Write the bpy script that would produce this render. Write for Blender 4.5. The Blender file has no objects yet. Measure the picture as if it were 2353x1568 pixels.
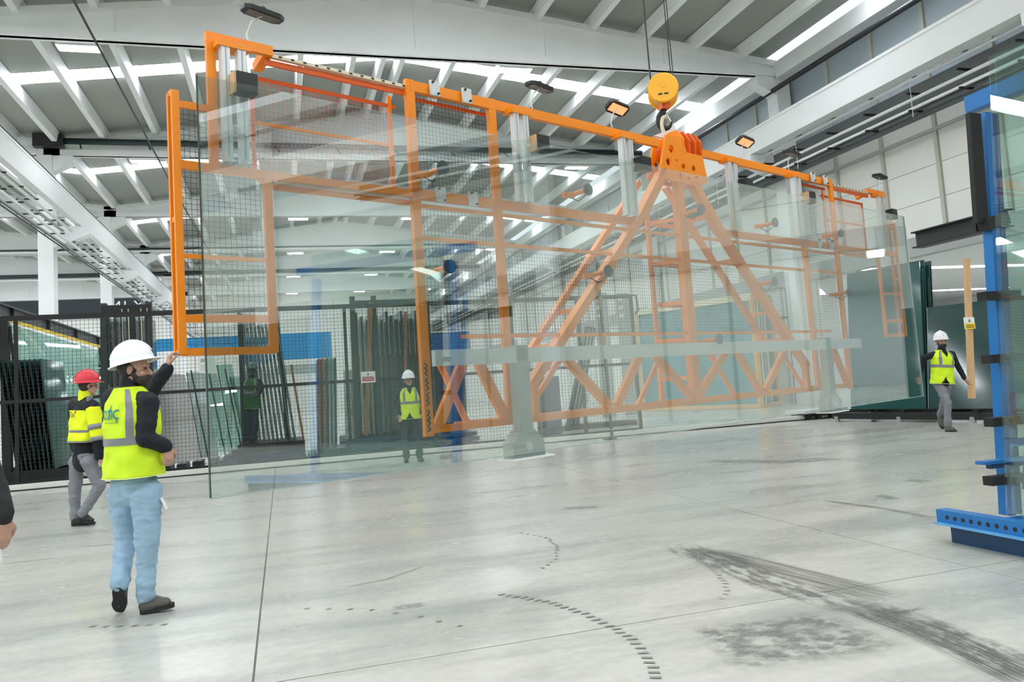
import bpy, bmesh, math, random
from mathutils import Vector, Matrix
from mathutils.bvhtree import BVHTree
random.seed(7)
SC = bpy.context.scene
COL = SC.collection

# ------------------------------------------------------------------ camera, world, exposure
FPX, PPX, PPY, EYE = 1820.0, 1185.0, 725.0, 1.4          # focal length and principal point on the 2353x1568 frame
def _unit(v): return Vector(v).normalized()
def _horizon(x): return 883 - 0.0673 * (x - 1192)
_Y = _unit((650 - PPX, _horizon(650) - PPY, FPX))
_a = _unit((0 - PPX, _horizon(0) - PPY, FPX)); _b = _unit((2000 - PPX, _horizon(2000) - PPY, FPX))
_Z = _a.cross(_b).normalized()
if _Z.y > 0: _Z = -_Z
_Y = (_Y - _Z * _Y.dot(_Z)).normalized()
_X = _Y.cross(_Z)
if _X.x < 0: _X = -_X
RW = Matrix((_X, _Y, _Z))                                  # camera (x right, y down, z forward) -> world
CAM = Vector((0, 0, EYE))
cd = bpy.data.cameras.new('camera'); cam = bpy.data.objects.new('camera', cd); COL.objects.link(cam)
cd.sensor_width = 36; cd.lens = FPX / 2353 * 36
cd.shift_x = (1176.5 - PPX) / 2353; cd.shift_y = (PPY - 784) / 2353
cd.clip_end = 400; cd.clip_start = 0.05
M = RW @ Matrix(((1, 0, 0), (0, -1, 0), (0, 0, -1)))
cam.matrix_world = Matrix.Translation(CAM) @ M.to_4x4()
SC.camera = cam
w = bpy.data.worlds.new('overcast_sky'); SC.world = w; w.use_nodes = True
w.node_tree.nodes['Background'].inputs[0].default_value = (0.85, 0.93, 1.0, 1)
w.node_tree.nodes['Background'].inputs[1].default_value = 1.0
vs = SC.view_settings
vs.view_transform = 'Standard'; vs.look = 'None'; vs.gamma = 1.0; vs.use_curve_mapping = False
vs.exposure = 0.2
SKYLIGHT, LEDPOWER = 22.0, 14.0
SC.cycles.max_bounces = 10; SC.cycles.diffuse_bounces = 6; SC.cycles.glossy_bounces = 5
SC.cycles.transparent_max_bounces = 40; SC.cycles.transmission_bounces = 4
SC.cycles.caustics_reflective = False; SC.cycles.caustics_refractive = False
SC.cycles.sample_clamp_indirect = 6.0

def ray(px, py): return RW @ Vector(((px - PPX) / FPX, (py - PPY) / FPX, 1.0))
def onp(px, py, axis, val):                                 # where a sight line meets the plane axis = val
    r = ray(px, py); return CAM + r * ((val - CAM[axis]) / r[axis])
def flr(px, py, z=0.0): return onp(px, py, 2, z)
FWD = Vector((ray(PPX, PPY).x, ray(PPX, PPY).y, 0)).normalized()
RGT = Vector((FWD.y, -FWD.x, 0))

# ------------------------------------------------------------------ materials
MATS = {}
def mat(name, rgb, rough=0.5, metal=0.0, var=0.06, scale=3.0, spec=0.5, emit=None, coat=0.0, stretch=(1, 1, 1), bump=0.0):
    if name in MATS: return MATS[name]
    m = bpy.data.materials.new(name); m.use_nodes = True; MATS[name] = m
    nt = m.node_tree; b = nt.nodes['Principled BSDF']
    b.inputs['Roughness'].default_value = rough; b.inputs['Metallic'].default_value = metal
    b.inputs['Specular IOR Level'].default_value = spec; b.inputs['Coat Weight'].default_value = coat
    if emit:
        b.inputs['Emission Color'].default_value = (*emit[0], 1); b.inputs['Emission Strength'].default_value = emit[1]
    tc = nt.nodes.new('ShaderNodeTexCoord'); mp = nt.nodes.new('ShaderNodeMapping'); mp.inputs['Scale'].default_value = stretch
    nz = nt.nodes.new('ShaderNodeTexNoise'); nz.inputs['Scale'].default_value = scale; nz.inputs['Detail'].default_value = 5
    mx = nt.nodes.new('ShaderNodeMix'); mx.data_type = 'RGBA'
    mx.inputs[6].default_value = (*[max(0, c * (1 - var)) for c in rgb], 1); mx.inputs[7].default_value = (*[min(1, c * (1 + var)) for c in rgb], 1)
    L = nt.links.new
    L(tc.outputs['Object'], mp.inputs[0]); L(mp.outputs[0], nz.inputs['Vector']); L(nz.outputs['Fac'], mx.inputs[0]); L(mx.outputs[2], b.inputs['Base Color'])
    if bump:
        bp = nt.nodes.new('ShaderNodeBump'); bp.inputs['Strength'].default_value = bump; bp.inputs['Distance'].default_value = 0.02
        L(nz.outputs['Fac'], bp.inputs['Height']); L(bp.outputs[0], b.inputs['Normal'])
    return m
def glass_mat(name, tint, r0, gloss_rough=0.0):
    m = bpy.data.materials.new(name); m.use_nodes = True; MATS[name] = m
    nt = m.node_tree; nt.nodes.clear(); N = nt.nodes.new; L = nt.links.new
    out = N('ShaderNodeOutputMaterial'); tr = N('ShaderNodeBsdfTransparent'); tr.inputs[0].default_value = (*tint, 1)
    gl = N('ShaderNodeBsdfGlossy'); gl.inputs['Roughness'].default_value = gloss_rough; gl.inputs[0].default_value = (0.97, 1.0, 0.985, 1)
    lw = N('ShaderNodeLayerWeight'); lw.inputs[0].default_value = 0.5
    pw = N('ShaderNodeMath'); pw.operation = 'POWER'; pw.inputs[1].default_value = 4.0
    ma = N('ShaderNodeMath'); ma.operation = 'MULTIPLY_ADD'; ma.inputs[1].default_value = 1 - r0; ma.inputs[2].default_value = r0
    nz = N('ShaderNodeTexNoise'); nz.inputs['Scale'].default_value = 0.6
    bp = N('ShaderNodeBump'); bp.inputs['Strength'].default_value = 0.03; bp.inputs['Distance'].default_value = 0.02
    mx = N('ShaderNodeMixShader')
    L(lw.outputs['Facing'], pw.inputs[0]); L(pw.outputs[0], ma.inputs[0]); L(ma.outputs[0], mx.inputs[0])
    L(nz.outputs['Fac'], bp.inputs['Height']); L(bp.outputs[0], gl.inputs['Normal'])
    L(tr.outputs[0], mx.inputs[1]); L(gl.outputs[0], mx.inputs[2]); L(mx.outputs[0], out.inputs[0])
    return m
WHITE = mat('white_paint', (0.78, 0.80, 0.79), 0.45, var=0.04, scale=0.8)
BEAMW = mat('white_concrete_paint', (0.80, 0.82, 0.82), 0.6, var=0.04, scale=1.2)
ROOFM = mat('grey_roof_sheet', (0.29, 0.298, 0.275), 0.6, var=0.06, scale=0.5)
PANELW = mat('white_wall_panel', (0.74, 0.74, 0.70), 0.5, var=0.05, scale=0.4)
PANELB = mat('shaded_upper_panel', (0.36, 0.42, 0.46), 0.35, var=0.06, scale=0.4)  # shade of the upper wall put into a darker panel colour
TRIMG = mat('grey_metal_trim', (0.36, 0.38, 0.37), 0.5, var=0.06)
STUDM = mat('beige_stud', (0.45, 0.45, 0.38), 0.5, var=0.06)
ORANGE = mat('orange_enamel', (0.88, 0.255, 0.001), 0.42, var=0.07, scale=2.0)
ORANGED = mat('deep_orange_enamel', (0.74, 0.11, 0.004), 0.45, var=0.06)
YELLOW = mat('yellow_enamel', (0.88, 0.42, 0.003), 0.35, var=0.05)
BLACK = mat('black_steel', (0.018, 0.019, 0.02), 0.45, var=0.2, spec=0.4)
DARKG = mat('dark_green_steel', (0.018, 0.035, 0.034), 0.4, var=0.2)
GANTRYB = mat('gantry_blue_paint', (0.015, 0.24, 0.50), 0.5)
LEDN = mat('dim_next_bay_lamp', (1, 1, 1), 0.5, emit=((0.9, 0.97, 1.0), 12.0))
CUPG = mat('dark_grey_rubber_cup', (0.07, 0.09, 0.10), 0.5)
BLUE = mat('blue_enamel', (0.010, 0.16, 0.45), 0.35, var=0.08)
NAVYST = mat('navy_steel', (0.008, 0.05, 0.13), 0.4, var=0.15)
RUBBER = mat('black_rubber', (0.012, 0.011, 0.011), 0.7, var=0.3)
GREYST = mat('grey_steel', (0.33, 0.38, 0.35), 0.4, var=0.05)
LIGHTST = mat('pale_galvanised_steel', (0.66, 0.68, 0.67), 0.35, metal=0.2, var=0.05)
WOOD = mat('brown_wood', (0.30, 0.15, 0.06), 0.6, var=0.25, scale=4, stretch=(6, 6, 0.6))
PINE = mat('pine_wood', (0.62, 0.40, 0.20), 0.6, var=0.16, scale=5, stretch=(8, 8, 0.5))
CREAM = mat('cream_edge_strip', (0.72, 0.66, 0.48), 0.5, var=0.1)
GLASSG = mat('stacked_dark_green_glass', (0.012, 0.055, 0.05), 0.08, var=0.3, scale=1.5, spec=0.7)
GLASSE = mat('pale_glass_edge', (0.36, 0.46, 0.43), 0.3, var=0.12)
GLASST = mat('stacked_teal_glass', (0.06, 0.22, 0.24), 0.06, var=0.25, scale=0.8, spec=0.8)
FILM = mat('white_filmed_glass', (0.62, 0.64, 0.62), 0.35, var=0.12, scale=2.5, stretch=(1, 1, 3))
GLASS = glass_mat('clear_green_glass', (0.945, 0.985, 0.972), 0.195)
GLASSB = glass_mat('rack_clear_glass', (0.88, 0.96, 0.94), 0.07)
GLASS2 = glass_mat('leaning_pale_glass', (0.62, 0.80, 0.76), 0.16)
SKYM = mat('lit_skylight_or_fill_sheet', (0.9, 0.93, 1.0), 0.5, emit=((0.90, 0.95, 1.0), SKYLIGHT))
LEDM = mat('lit_led_panel', (1, 1, 1), 0.5, emit=((1.0, 0.96, 0.90), LEDPOWER))
HEATM = mat('glowing_lamp_face', (0.5, 0.2, 0.08), 0.5, emit=((1.0, 0.46, 0.20), 0.85))
PAPER = mat('white_paper', (0.80, 0.82, 0.84), 0.6, var=0.03)
RED = mat('red_print', (0.55, 0.03, 0.05), 0.5)
YPRINT = mat('yellow_print', (0.85, 0.60, 0.02), 0.5)
SKIN = mat('skin', (0.47, 0.27, 0.20), 0.5, var=0.1, scale=12)
HAIR = mat('dark_hair', (0.022, 0.014, 0.010), 0.6, var=0.4, scale=40)
EYEM = mat('dark_eye', (0.02, 0.015, 0.012), 0.2)
NAVY = mat('navy_cloth', (0.0045, 0.0055, 0.012), 0.8, var=0.3, scale=9)
LIME = mat('lime_hi_vis_cloth', (0.62, 0.84, 0.012), 0.7, var=0.14, scale=7, bump=0.35)
YELHV = mat('yellow_hi_vis_cloth', (0.80, 0.90, 0.005), 0.7, var=0.06, scale=7, bump=0.3)
REFLECT = mat('grey_reflective_tape', (0.21, 0.215, 0.235), 0.45, var=0.06)
PIPING = mat('pale_lime_piping', (0.80, 0.92, 0.30), 0.6)
JEANS = mat('light_blue_denim', (0.30, 0.45, 0.58), 0.8, var=0.30, scale=9, stretch=(1, 1, 1.6), bump=0.6)
GREYTR = mat('grey_work_trousers', (0.20, 0.205, 0.23), 0.8, var=0.15, scale=8, bump=0.4)
SHOE = mat('grey_brown_leather', (0.085, 0.078, 0.065), 0.6, var=0.2, scale=10)
SOLE = mat('black_sole', (0.018, 0.018, 0.018), 0.8, var=0.2)
HELMW = mat('white_helmet_shell', (0.82, 0.82, 0.84), 0.3, var=0.02)
HELMR = mat('red_helmet_shell', (0.62, 0.015, 0.035), 0.35, var=0.2, scale=25)
TEAL = mat('teal_print', (0.01, 0.22, 0.28), 0.6)
DARKPR = mat('dark_print', (0.01, 0.03, 0.03), 0.6)

# ------------------------------------------------------------------ geometry helpers
class MB:
    def __init__(s): s.v = []; s.f = []
    def add(s, vs, fs):
        n = len(s.v); s.v += [tuple(v) for v in vs]; s.f += [tuple(i + n for i in f) for f in fs]; return s
    def box(s, a, b):
        x0, y0, z0 = a; x1, y1, z1 = b
        return s.add([(x0, y0, z0), (x1, y0, z0), (x1, y1, z0), (x0, y1, z0), (x0, y0, z1), (x1, y0, z1), (x1, y1, z1), (x0, y1, z1)],
                     [(0, 3, 2, 1), (4, 5, 6, 7), (0, 1, 5, 4), (1, 2, 6, 5), (2, 3, 7, 6), (3, 0, 4, 7)])
    def bar(s, p, q, w, h, side=None):
        p, q = Vector(p), Vector(q); d = (q - p).normalized()
        if side is None: side = Vector((0, 0, 1)) if abs(d.z) < 0.9 else Vector((0, 1, 0))
        b = d.cross(Vector(side)).normalized(); c = b.cross(d).normalized()
        vs = []
        for o in (p, q):
            for i, j in ((-1, -1), (1, -1), (1, 1), (-1, 1)): vs.append(o + b * (i * w / 2) + c * (j * h / 2))
        return s.add(vs, [(0, 3, 2, 1), (4, 5, 6, 7), (0, 1, 5, 4), (1, 2, 6, 5), (2, 3, 7, 6), (3, 0, 4, 7)])
    def tube(s, pts, r, n=8):
        pts = [Vector(p) for p in pts]; rs = r if isinstance(r, (list, tuple)) else [r] * len(pts)
        vs = []; fs = []
        ref = Vector((0.13, 0.31, 0.94)).normalized()
        for i, p in enumerate(pts):
            d = (pts[min(i + 1, len(pts) - 1)] - pts[max(i - 1, 0)]).normalized()
            b = d.cross(ref if abs(d.dot(ref)) < 0.98 else Vector((1, 0, 0))).normalized(); c = d.cross(b)
            for k in range(n):
                a = 2 * math.pi * k / n; vs.append(p + (b * math.cos(a) + c * math.sin(a)) * rs[i])
        for i in range(len(pts) - 1):
            for k in range(n):
                k2 = (k + 1) % n; fs.append((i * n + k, i * n + k2, (i + 1) * n + k2, (i + 1) * n + k))
        fs.append(tuple(reversed(range(n)))); fs.append(tuple(range((len(pts) - 1) * n, len(pts) * n)))
        return s.add(vs, fs)
    def prism(s, poly, off):                                    # a planar outline and the vector it is pushed along
        off = Vector(off); n = len(poly); vs = [Vector(p) for p in poly] + [Vector(p) + off for p in poly]
        fs = [tuple(reversed(range(n))), tuple(range(n, 2 * n))] + [(i, (i + 1) % n, n + (i + 1) % n, n + i) for i in range(n)]
        return s.add(vs, fs)
    def grid(s, rows, closed=False):                            # rows of points
        n = len(rows[0]); vs = [p for r in rows for p in r]; fs = []
        for i in range(len(rows) - 1):
            for k in range(n if closed else n - 1):
                k2 = (k + 1) % n; fs.append((i * n + k, i * n + k2, (i + 1) * n + k2, (i + 1) * n + k))
        return s.add(vs, fs)
    def ell(s, c, r, ax=None, n=14, m=9):
        c = Vector(c); ax = ax or (Vector((1, 0, 0)), Vector((0, 1, 0)), Vector((0, 0, 1))); rows = []
        for i in range(m + 1):
            t = math.pi * (0.02 + 0.96 * i / m)
            rows.append([c - ax[2] * (r[2] * math.cos(t)) + (ax[0] * (r[0] * math.cos(2 * math.pi * k / n)) + ax[1] * (r[1] * math.sin(2 * math.pi * k / n))) * math.sin(t) for k in range(n)])
        b = len(s.v); s.grid(rows, True)
        s.f.append(tuple(b + k for k in reversed(range(n)))); s.f.append(tuple(b + m * n + k for k in range(n))); return s
    def cap(s, p, q, r1, r2, side=None, e=1.0, n=14):           # tapered capsule; e = how much wider along 'side'
        p, q = Vector(p), Vector(q); d = (q - p); L = d.length; d = d.normalized() if L > 1e-6 else Vector((0, 0, 1))
        sd = Vector(side) if side is not None else (Vector((1, 0, 0)) if abs(d.x) < 0.9 else Vector((0, 1, 0)))
        b = (sd - d * sd.dot(d)).normalized(); c = d.cross(b); rows = []
        prof = [(p, -math.cos(a) * r1, math.sin(a) * r1) for a in (0.15, 0.55, 1.0, 1.35)] + [(q, math.cos(a) * r2, math.sin(a) * r2) for a in (1.35, 1.0, 0.55, 0.15)]
        for o, z, r in prof: rows.append([o + d * z + b * (r * e * math.cos(2 * math.pi * k / n)) + c * (r * math.sin(2 * math.pi * k / n)) for k in range(n)])
        bb = len(s.v); s.grid(rows, True)
        s.f.append(tuple(bb + k for k in reversed(range(n)))); s.f.append(tuple(bb + 7 * n + k for k in range(n))); return s
    def mesh(s, name):
        me = bpy.data.meshes.new(name); me.from_pydata(s.v, [], s.f); me.update()
        bm = bmesh.new(); bm.from_mesh(me); bmesh.ops.recalc_face_normals(bm, faces=bm.faces); bm.to_mesh(me); bm.free(); return me
    def build(s, name, m, parent=None, smooth=False, bevel=0.0, local=False, kind=None):
        me = s.mesh(name); return link(name, me, m, parent, smooth, bevel, local, kind)
def link(name, me, m, parent=None, smooth=False, bevel=0.0, local=False, kind=None):
    o = bpy.data.objects.new(name, me); COL.objects.link(o)
    if m and not me.materials: me.materials.append(m)
    if smooth: me.polygons.foreach_set('use_smooth', [True] * len(me.polygons))
    if bevel:
        bv = o.modifiers.new('bevel', 'BEVEL'); bv.width = bevel; bv.segments = 1; bv.limit_method = 'ANGLE'
    if parent:
        o.parent = parent
        if not local: o.matrix_parent_inverse = ROOTMAT[parent.name].inverted()
    ROOTMAT[o.name] = Matrix.Identity(4)
    if kind: o['kind'] = kind
    return o
ROOTMAT = {}
def tag(o, label=None, cat=None, group=None, kind=None):
    if label: o['label'] = label
    if cat: o['category'] = cat
    if group: o['group'] = group
    if kind: o['kind'] = kind
    return o
def thing(name, label, cat, loc=(0, 0, 0), rz=0.0, group=None):
    o = bpy.data.objects.new(name, None); COL.objects.link(o); o.empty_display_size = 0.2
    o.location = loc; o.rotation_euler = (0, 0, rz)
    ROOTMAT[o.name] = Matrix.Translation(Vector(loc)) @ Matrix.Rotation(rz, 4, 'Z')
    return tag(o, label, cat, group)
def struct(name, mb, m, label=None, parent=None, **k):
    o = mb.build(name, m, parent, **k)
    if not parent: o['kind'] = 'structure'
    if label: o['label'] = label
    return o
def sgroup(name, label):
    o = bpy.data.objects.new(name, None); COL.objects.link(o); ROOTMAT[o.name] = Matrix.Identity(4); o['kind'] = 'structure'; o['label'] = label; return o
def share(o, off, parent=None):                                  # another object on the same mesh, moved
    c = o.copy(); COL.objects.link(c); c.location = Vector(o.location) + Vector(off)
    if parent: c.parent = parent
    ROOTMAT[c.name] = Matrix.Identity(4); return c
def copy_tree(o, off=(0, 0, 0), parent=None):
    c = o.copy(); COL.objects.link(c)
    if parent: c.parent = parent
    else: c.location = Vector(o.location) + Vector(off)
    for ch in list(o.children): copy_tree(ch, parent=c)
    return c
def text_mesh(body, size):
    cu = bpy.data.curves.new('lettering', 'FONT'); cu.body = body; cu.size = size; cu.align_x = 'CENTER'; cu.align_y = 'CENTER'; cu.resolution_u = 3
    o = bpy.data.objects.new('lettering', cu); COL.objects.link(o)
    me = bpy.data.meshes.new_from_object(o.evaluated_get(bpy.context.evaluated_depsgraph_get()))
    bpy.data.objects.remove(o); bpy.data.curves.remove(cu); return me
def flat_text(name, body, size, m, c, ex, ey, parent):            # lettering lying on the plane through c spanned by ex, ey
    me = text_mesh(body, size); c, ex, ey = Vector(c), Vector(ex).normalized(), Vector(ey).normalized()
    for v in me.vertices: v.co = c + ex * v.co.x + ey * v.co.y
    me.materials.clear(); return link(name, me, m, parent)
# ------------------------------------------------------------------ the hall (axes: X across, Y along, Z up)
XR, XL, RIDGE = 17.83, -8.70, 4.55                       # column faces and ridge
RY0, RSP = 24.25, 11.5                                    # portal frames
EAVE, TOP = 12.9, 14.55
YB, YE = -24.0, 93.0
FLOORM = None
def floor_material():
    m = mat('polished_concrete', (0.56, 0.565, 0.53), 0.24, var=0.10, scale=0.9, spec=0.5)
    nt = m.node_tree; b = nt.nodes['Principled BSDF']; L = nt.links.new; N = nt.nodes.new
    geo = N('ShaderNodeNewGeometry'); mp = N('ShaderNodeMapping'); mp.inputs['Scale'].default_value = (0.35, 1.3, 1); mp.inputs['Rotation'].default_value = (0, 0, 0.25)
    n1 = N('ShaderNodeTexNoise'); n1.inputs['Scale'].default_value = 1.1; n1.inputs['Detail'].default_value = 8; n1.inputs['Roughness'].default_value = 0.62
    r1 = N('ShaderNodeValToRGB'); r1.color_ramp.elements[0].position = 0.30; r1.color_ramp.elements[0].color = (0.29, 0.30, 0.28, 1)
    r1.color_ramp.elements[1].position = 0.56; r1.color_ramp.elements[1].color = (0.535, 0.525, 0.475, 1)
    n2 = N('ShaderNodeTexNoise'); n2.inputs['Scale'].default_value = 14; n2.inputs['Detail'].default_value = 6
    mx = N('ShaderNodeMix'); mx.data_type = 'RGBA'; mx.blend_type = 'MULTIPLY'; mx.inputs[0].default_value = 0.35
    r2 = N('ShaderNodeMapRange'); r2.inputs[1].default_value = 0.3; r2.inputs[2].default_value = 0.7; r2.inputs[3].default_value = 0.75; r2.inputs[4].default_value = 1.05
    rr = N('ShaderNodeMapRange'); rr.inputs[1].default_value = 0.3; rr.inputs[2].default_value = 0.7; rr.inputs[3].default_value = 0.32; rr.inputs[4].default_value = 0.16
    L(geo.outputs['Position'], mp.inputs[0]); L(mp.outputs[0], n1.inputs['Vector']); L(geo.outputs['Position'], n2.inputs['Vector'])
    L(n1.outputs['Fac'], r1.inputs[0]); L(n2.outputs['Fac'], r2.inputs[0])
    L(r1.outputs[0], mx.inputs[6]); L(r2.outputs[0], mx.inputs[7]); L(mx.outputs[2], b.inputs['Base Color'])
    L(n1.outputs['Fac'], rr.inputs[0]); L(rr.outputs[0], b.inputs['Roughness'])
    return m
FLOORM = floor_material()
JOINTM = mat('dark_joint_filler', (0.20, 0.195, 0.17), 0.7)
fl = struct('floor', MB().box((-36, YB, -0.3), (46, YE, -0.012)), JOINTM, 'pale polished concrete hall floor with saw-cut joints and tyre marks')
gap = 0.006
for i in range(-2, 5):
    x0 = -0.2 + 4.5 * i
    for j in range(-2, 3):
        y0 = 4.3 + 9.0 * j
        MB().box((x0 + gap, y0 + gap, -0.1), (x0 + 4.5 - gap, y0 + 9 - gap, 0)).build('slab', FLOORM, fl)
for a, b in (((-36, YB), (-9.2 - gap, YE)), ((22.3 + gap, YB), (46, YE)), ((-9.2 + gap, YB), (22.3 - gap, -13.7 - gap)), ((-9.2 + gap, 31.3 + gap), (22.3 - gap, YE))):
    MB().box((*a, -0.1), (*b, 0)).build('slab', FLOORM, fl)

# tyre marks and scuffs: rubber left on the concrete
def streak_mat(name, rgb, dens, scl):
    m = bpy.data.materials.new(name); m.use_nodes = True; nt = m.node_tree; nt.nodes.clear(); N = nt.nodes.new; L = nt.links.new
    out = N('ShaderNodeOutputMaterial'); p = N('ShaderNodeBsdfPrincipled'); p.inputs['Base Color'].default_value = (*rgb, 1); p.inputs['Roughness'].default_value = 0.5
    tr = N('ShaderNodeBsdfTransparent'); mx = N('ShaderNodeMixShader'); uv = N('ShaderNodeUVMap'); uv.uv_map = 'UVMap'
    mp = N('ShaderNodeMapping'); mp.inputs['Scale'].default_value = scl
    nz = N('ShaderNodeTexNoise'); nz.inputs['Scale'].default_value = 1.0; nz.inputs['Detail'].default_value = 6; nz.inputs['Roughness'].default_value = 0.7
    mr = N('ShaderNodeMapRange'); mr.inputs[1].default_value = 0.42; mr.inputs[2].default_value = 0.66; mr.inputs[3].default_value = 0.0; mr.inputs[4].default_value = dens
    sp = N('ShaderNodeSeparateXYZ'); sub = N('ShaderNodeMath'); sub.operation = 'SUBTRACT'; sub.inputs[1].default_value = 0.5
    ab = N('ShaderNodeMath'); ab.operation = 'ABSOLUTE'; fd = N('ShaderNodeMapRange'); fd.inputs[1].default_value = 0.5; fd.inputs[2].default_value = 0.30
    mu = N('ShaderNodeMath'); mu.operation = 'MULTIPLY'
    su2 = N('ShaderNodeMath'); su2.operation = 'SUBTRACT'; su2.inputs[1].default_value = 0.5; ab2 = N('ShaderNodeMath'); ab2.operation = 'ABSOLUTE'
    fd2 = N('ShaderNodeMapRange'); fd2.inputs[1].default_value = 0.5; fd2.inputs[2].default_value = 0.36; mu2 = N('ShaderNodeMath'); mu2.operation = 'MULTIPLY'
    L(uv.outputs[0], mp.inputs[0]); L(mp.outputs[0], nz.inputs['Vector']); L(nz.outputs['Fac'], mr.inputs[0])
    L(uv.outputs[0], sp.inputs[0]); L(sp.outputs[1], sub.inputs[0]); L(sub.outputs[0], ab.inputs[0]); L(ab.outputs[0], fd.inputs[0])
    L(sp.outputs[0], su2.inputs[0]); L(su2.outputs[0], ab2.inputs[0]); L(ab2.outputs[0], fd2.inputs[0])
    L(mr.outputs[0], mu.inputs[0]); L(fd.outputs[0], mu.inputs[1]); L(mu.outputs[0], mu2.inputs[0]); L(fd2.outputs[0], mu2.inputs[1])
    L(mu2.outputs[0], mx.inputs[0]); L(tr.outputs[0], mx.inputs[1]); L(p.outputs[0], mx.inputs[2]); L(mx.outputs[0], out.inputs[0])
    return m
LINES = streak_mat('tyre_line_rubber', (0.10, 0.10, 0.095), 1.1, (1.2, 16, 1))
SMEAR = streak_mat('smeared_rubber', (0.13, 0.135, 0.125), 1.0, (9, 5, 1))
BLOT = streak_mat('blotched_rubber', (0.16, 0.17, 0.16), 0.9, (7, 7, 1))
TREAD = mat('tread_rubber', (0.24, 0.24, 0.225), 0.6)
nmark = [0]
def strip(pts, width, m, name='tyre_mark'):
    pts = [Vector((p[0], p[1], 0)) for p in pts]; nmark[0] += 1; z = 0.0006 + 0.0002 * nmark[0]
    L_ = [0]
    for a, b in zip(pts, pts[1:]): L_.append(L_[-1] + (b - a).length)
    vs = []; uvs = []
    for i, p in enumerate(pts):
        d = (pts[min(i + 1, len(pts) - 1)] - pts[max(i - 1, 0)]).normalized(); s = Vector((-d.y, d.x, 0)) * width / 2
        vs += [(*(p - s).xy, z), (*(p + s).xy, z)]; uvs += [(L_[i] / L_[-1], 0), (L_[i] / L_[-1], 1)]
    me = bpy.data.meshes.new(name); me.from_pydata(vs, [], [(2 * i, 2 * i + 2, 2 * i + 3, 2 * i + 1) for i in range(len(pts) - 1)])
    lay = me.uv_layers.new(name='UVMap')
    for lp in me.loops: lay.data[lp.index].uv = uvs[lp.vertex_index]
    return link(name, me, m, fl)
def tread(pts, step, w, l, name='tread_mark'):                   # a dotted track of tyre lugs
    b = MB(); pts = [Vector((p[0], p[1], 0)) for p in pts]; nmark[0] += 1; z = 0.0006 + 0.0002 * nmark[0]
    for a, c in zip(pts, pts[1:]):
        n = max(1, int((c - a).length / step)); d = (c - a).normalized(); s = Vector((-d.y, d.x, 0))
        for k in range(n):
            o = a + (c - a) * (k / n) + s * random.uniform(-.01, .01); q = [o - s * w / 2, o + s * w / 2 + d * l * .3, o + s * w / 2 + d * l * 1.2, o - s * w / 2 + d * l * .8]
            b.add([(p.x, p.y, z) for p in q], [(0, 1, 2, 3)])
    return b.build(name, TREAD, fl, kind='stuff')
F2 = lambda *ps: [flr(x, y).xy for x, y in ps]
strip(F2((1600, 1262), (1820, 1318), (2060, 1378)), 0.34, LINES)
strip(F2((1545, 1250), (1790, 1345), (2020, 1412)), 0.36, SMEAR)
strip(F2((1960, 1392), (2150, 1462), (2400, 1580)), 0.30, LINES)
strip(F2((1975, 1390), (2150, 1452), (2400, 1560)), 0.34, SMEAR)
strip(F2((1620, 1490), (1800, 1470), (1990, 1440)), 0.75, BLOT, 'scuff_mark')
tread(F2((1640, 1310), (1668, 1340), (1672, 1365), (1650, 1385)), .07, .04, .03)
strip(F2((1885, 1150), (2020, 1168), (2150, 1192)), 0.09, LINES)
strip(F2((2015, 1138), (2060, 1148)), 0.14, SMEAR, 'scuff_mark')
strip(F2((2080, 1104), (2135, 1108)), 0.25, BLOT, 'scuff_mark')
strip(F2((2055, 1412), (2122, 1398)), 0.05, SMEAR, 'scuff_mark')
strip(F2((0, 1298), (130, 1283)), 0.05, LINES, 'scuff_mark')
strip(F2((180, 1258), (330, 1246)), 0.05, LINES, 'scuff_mark')
strip(F2((1290, 1170), (1380, 1166)), 0.20, BLOT, 'scuff_mark')
strip(F2((900, 1400), (980, 1390)), 0.12, BLOT, 'scuff_mark')
strip(F2((1600, 1060), (1800, 1062), (1950, 1052)), 0.5, BLOT, 'scuff_mark')
strip(F2((790, 1352), (890, 1332), (975, 1302)), 0.03, LINES, 'scuff_mark')
tread(F2((1150, 1366), (1250, 1382), (1340, 1410), (1400, 1438), (1450, 1468), (1490, 1510), (1512, 1568)), 0.06, 0.055, 0.03)
tread(F2((205, 1441), (300, 1440), (405, 1434)), 0.085, 0.03, 0.04)
tread(F2((1195, 1225), (1255, 1236), (1282, 1258), (1278, 1285), (1240, 1312)), 0.09, 0.03, 0.03)
tread(F2((700, 1400), (850, 1402), (960, 1418), (1100, 1450)), 0.14, 0.03, 0.03)

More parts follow.
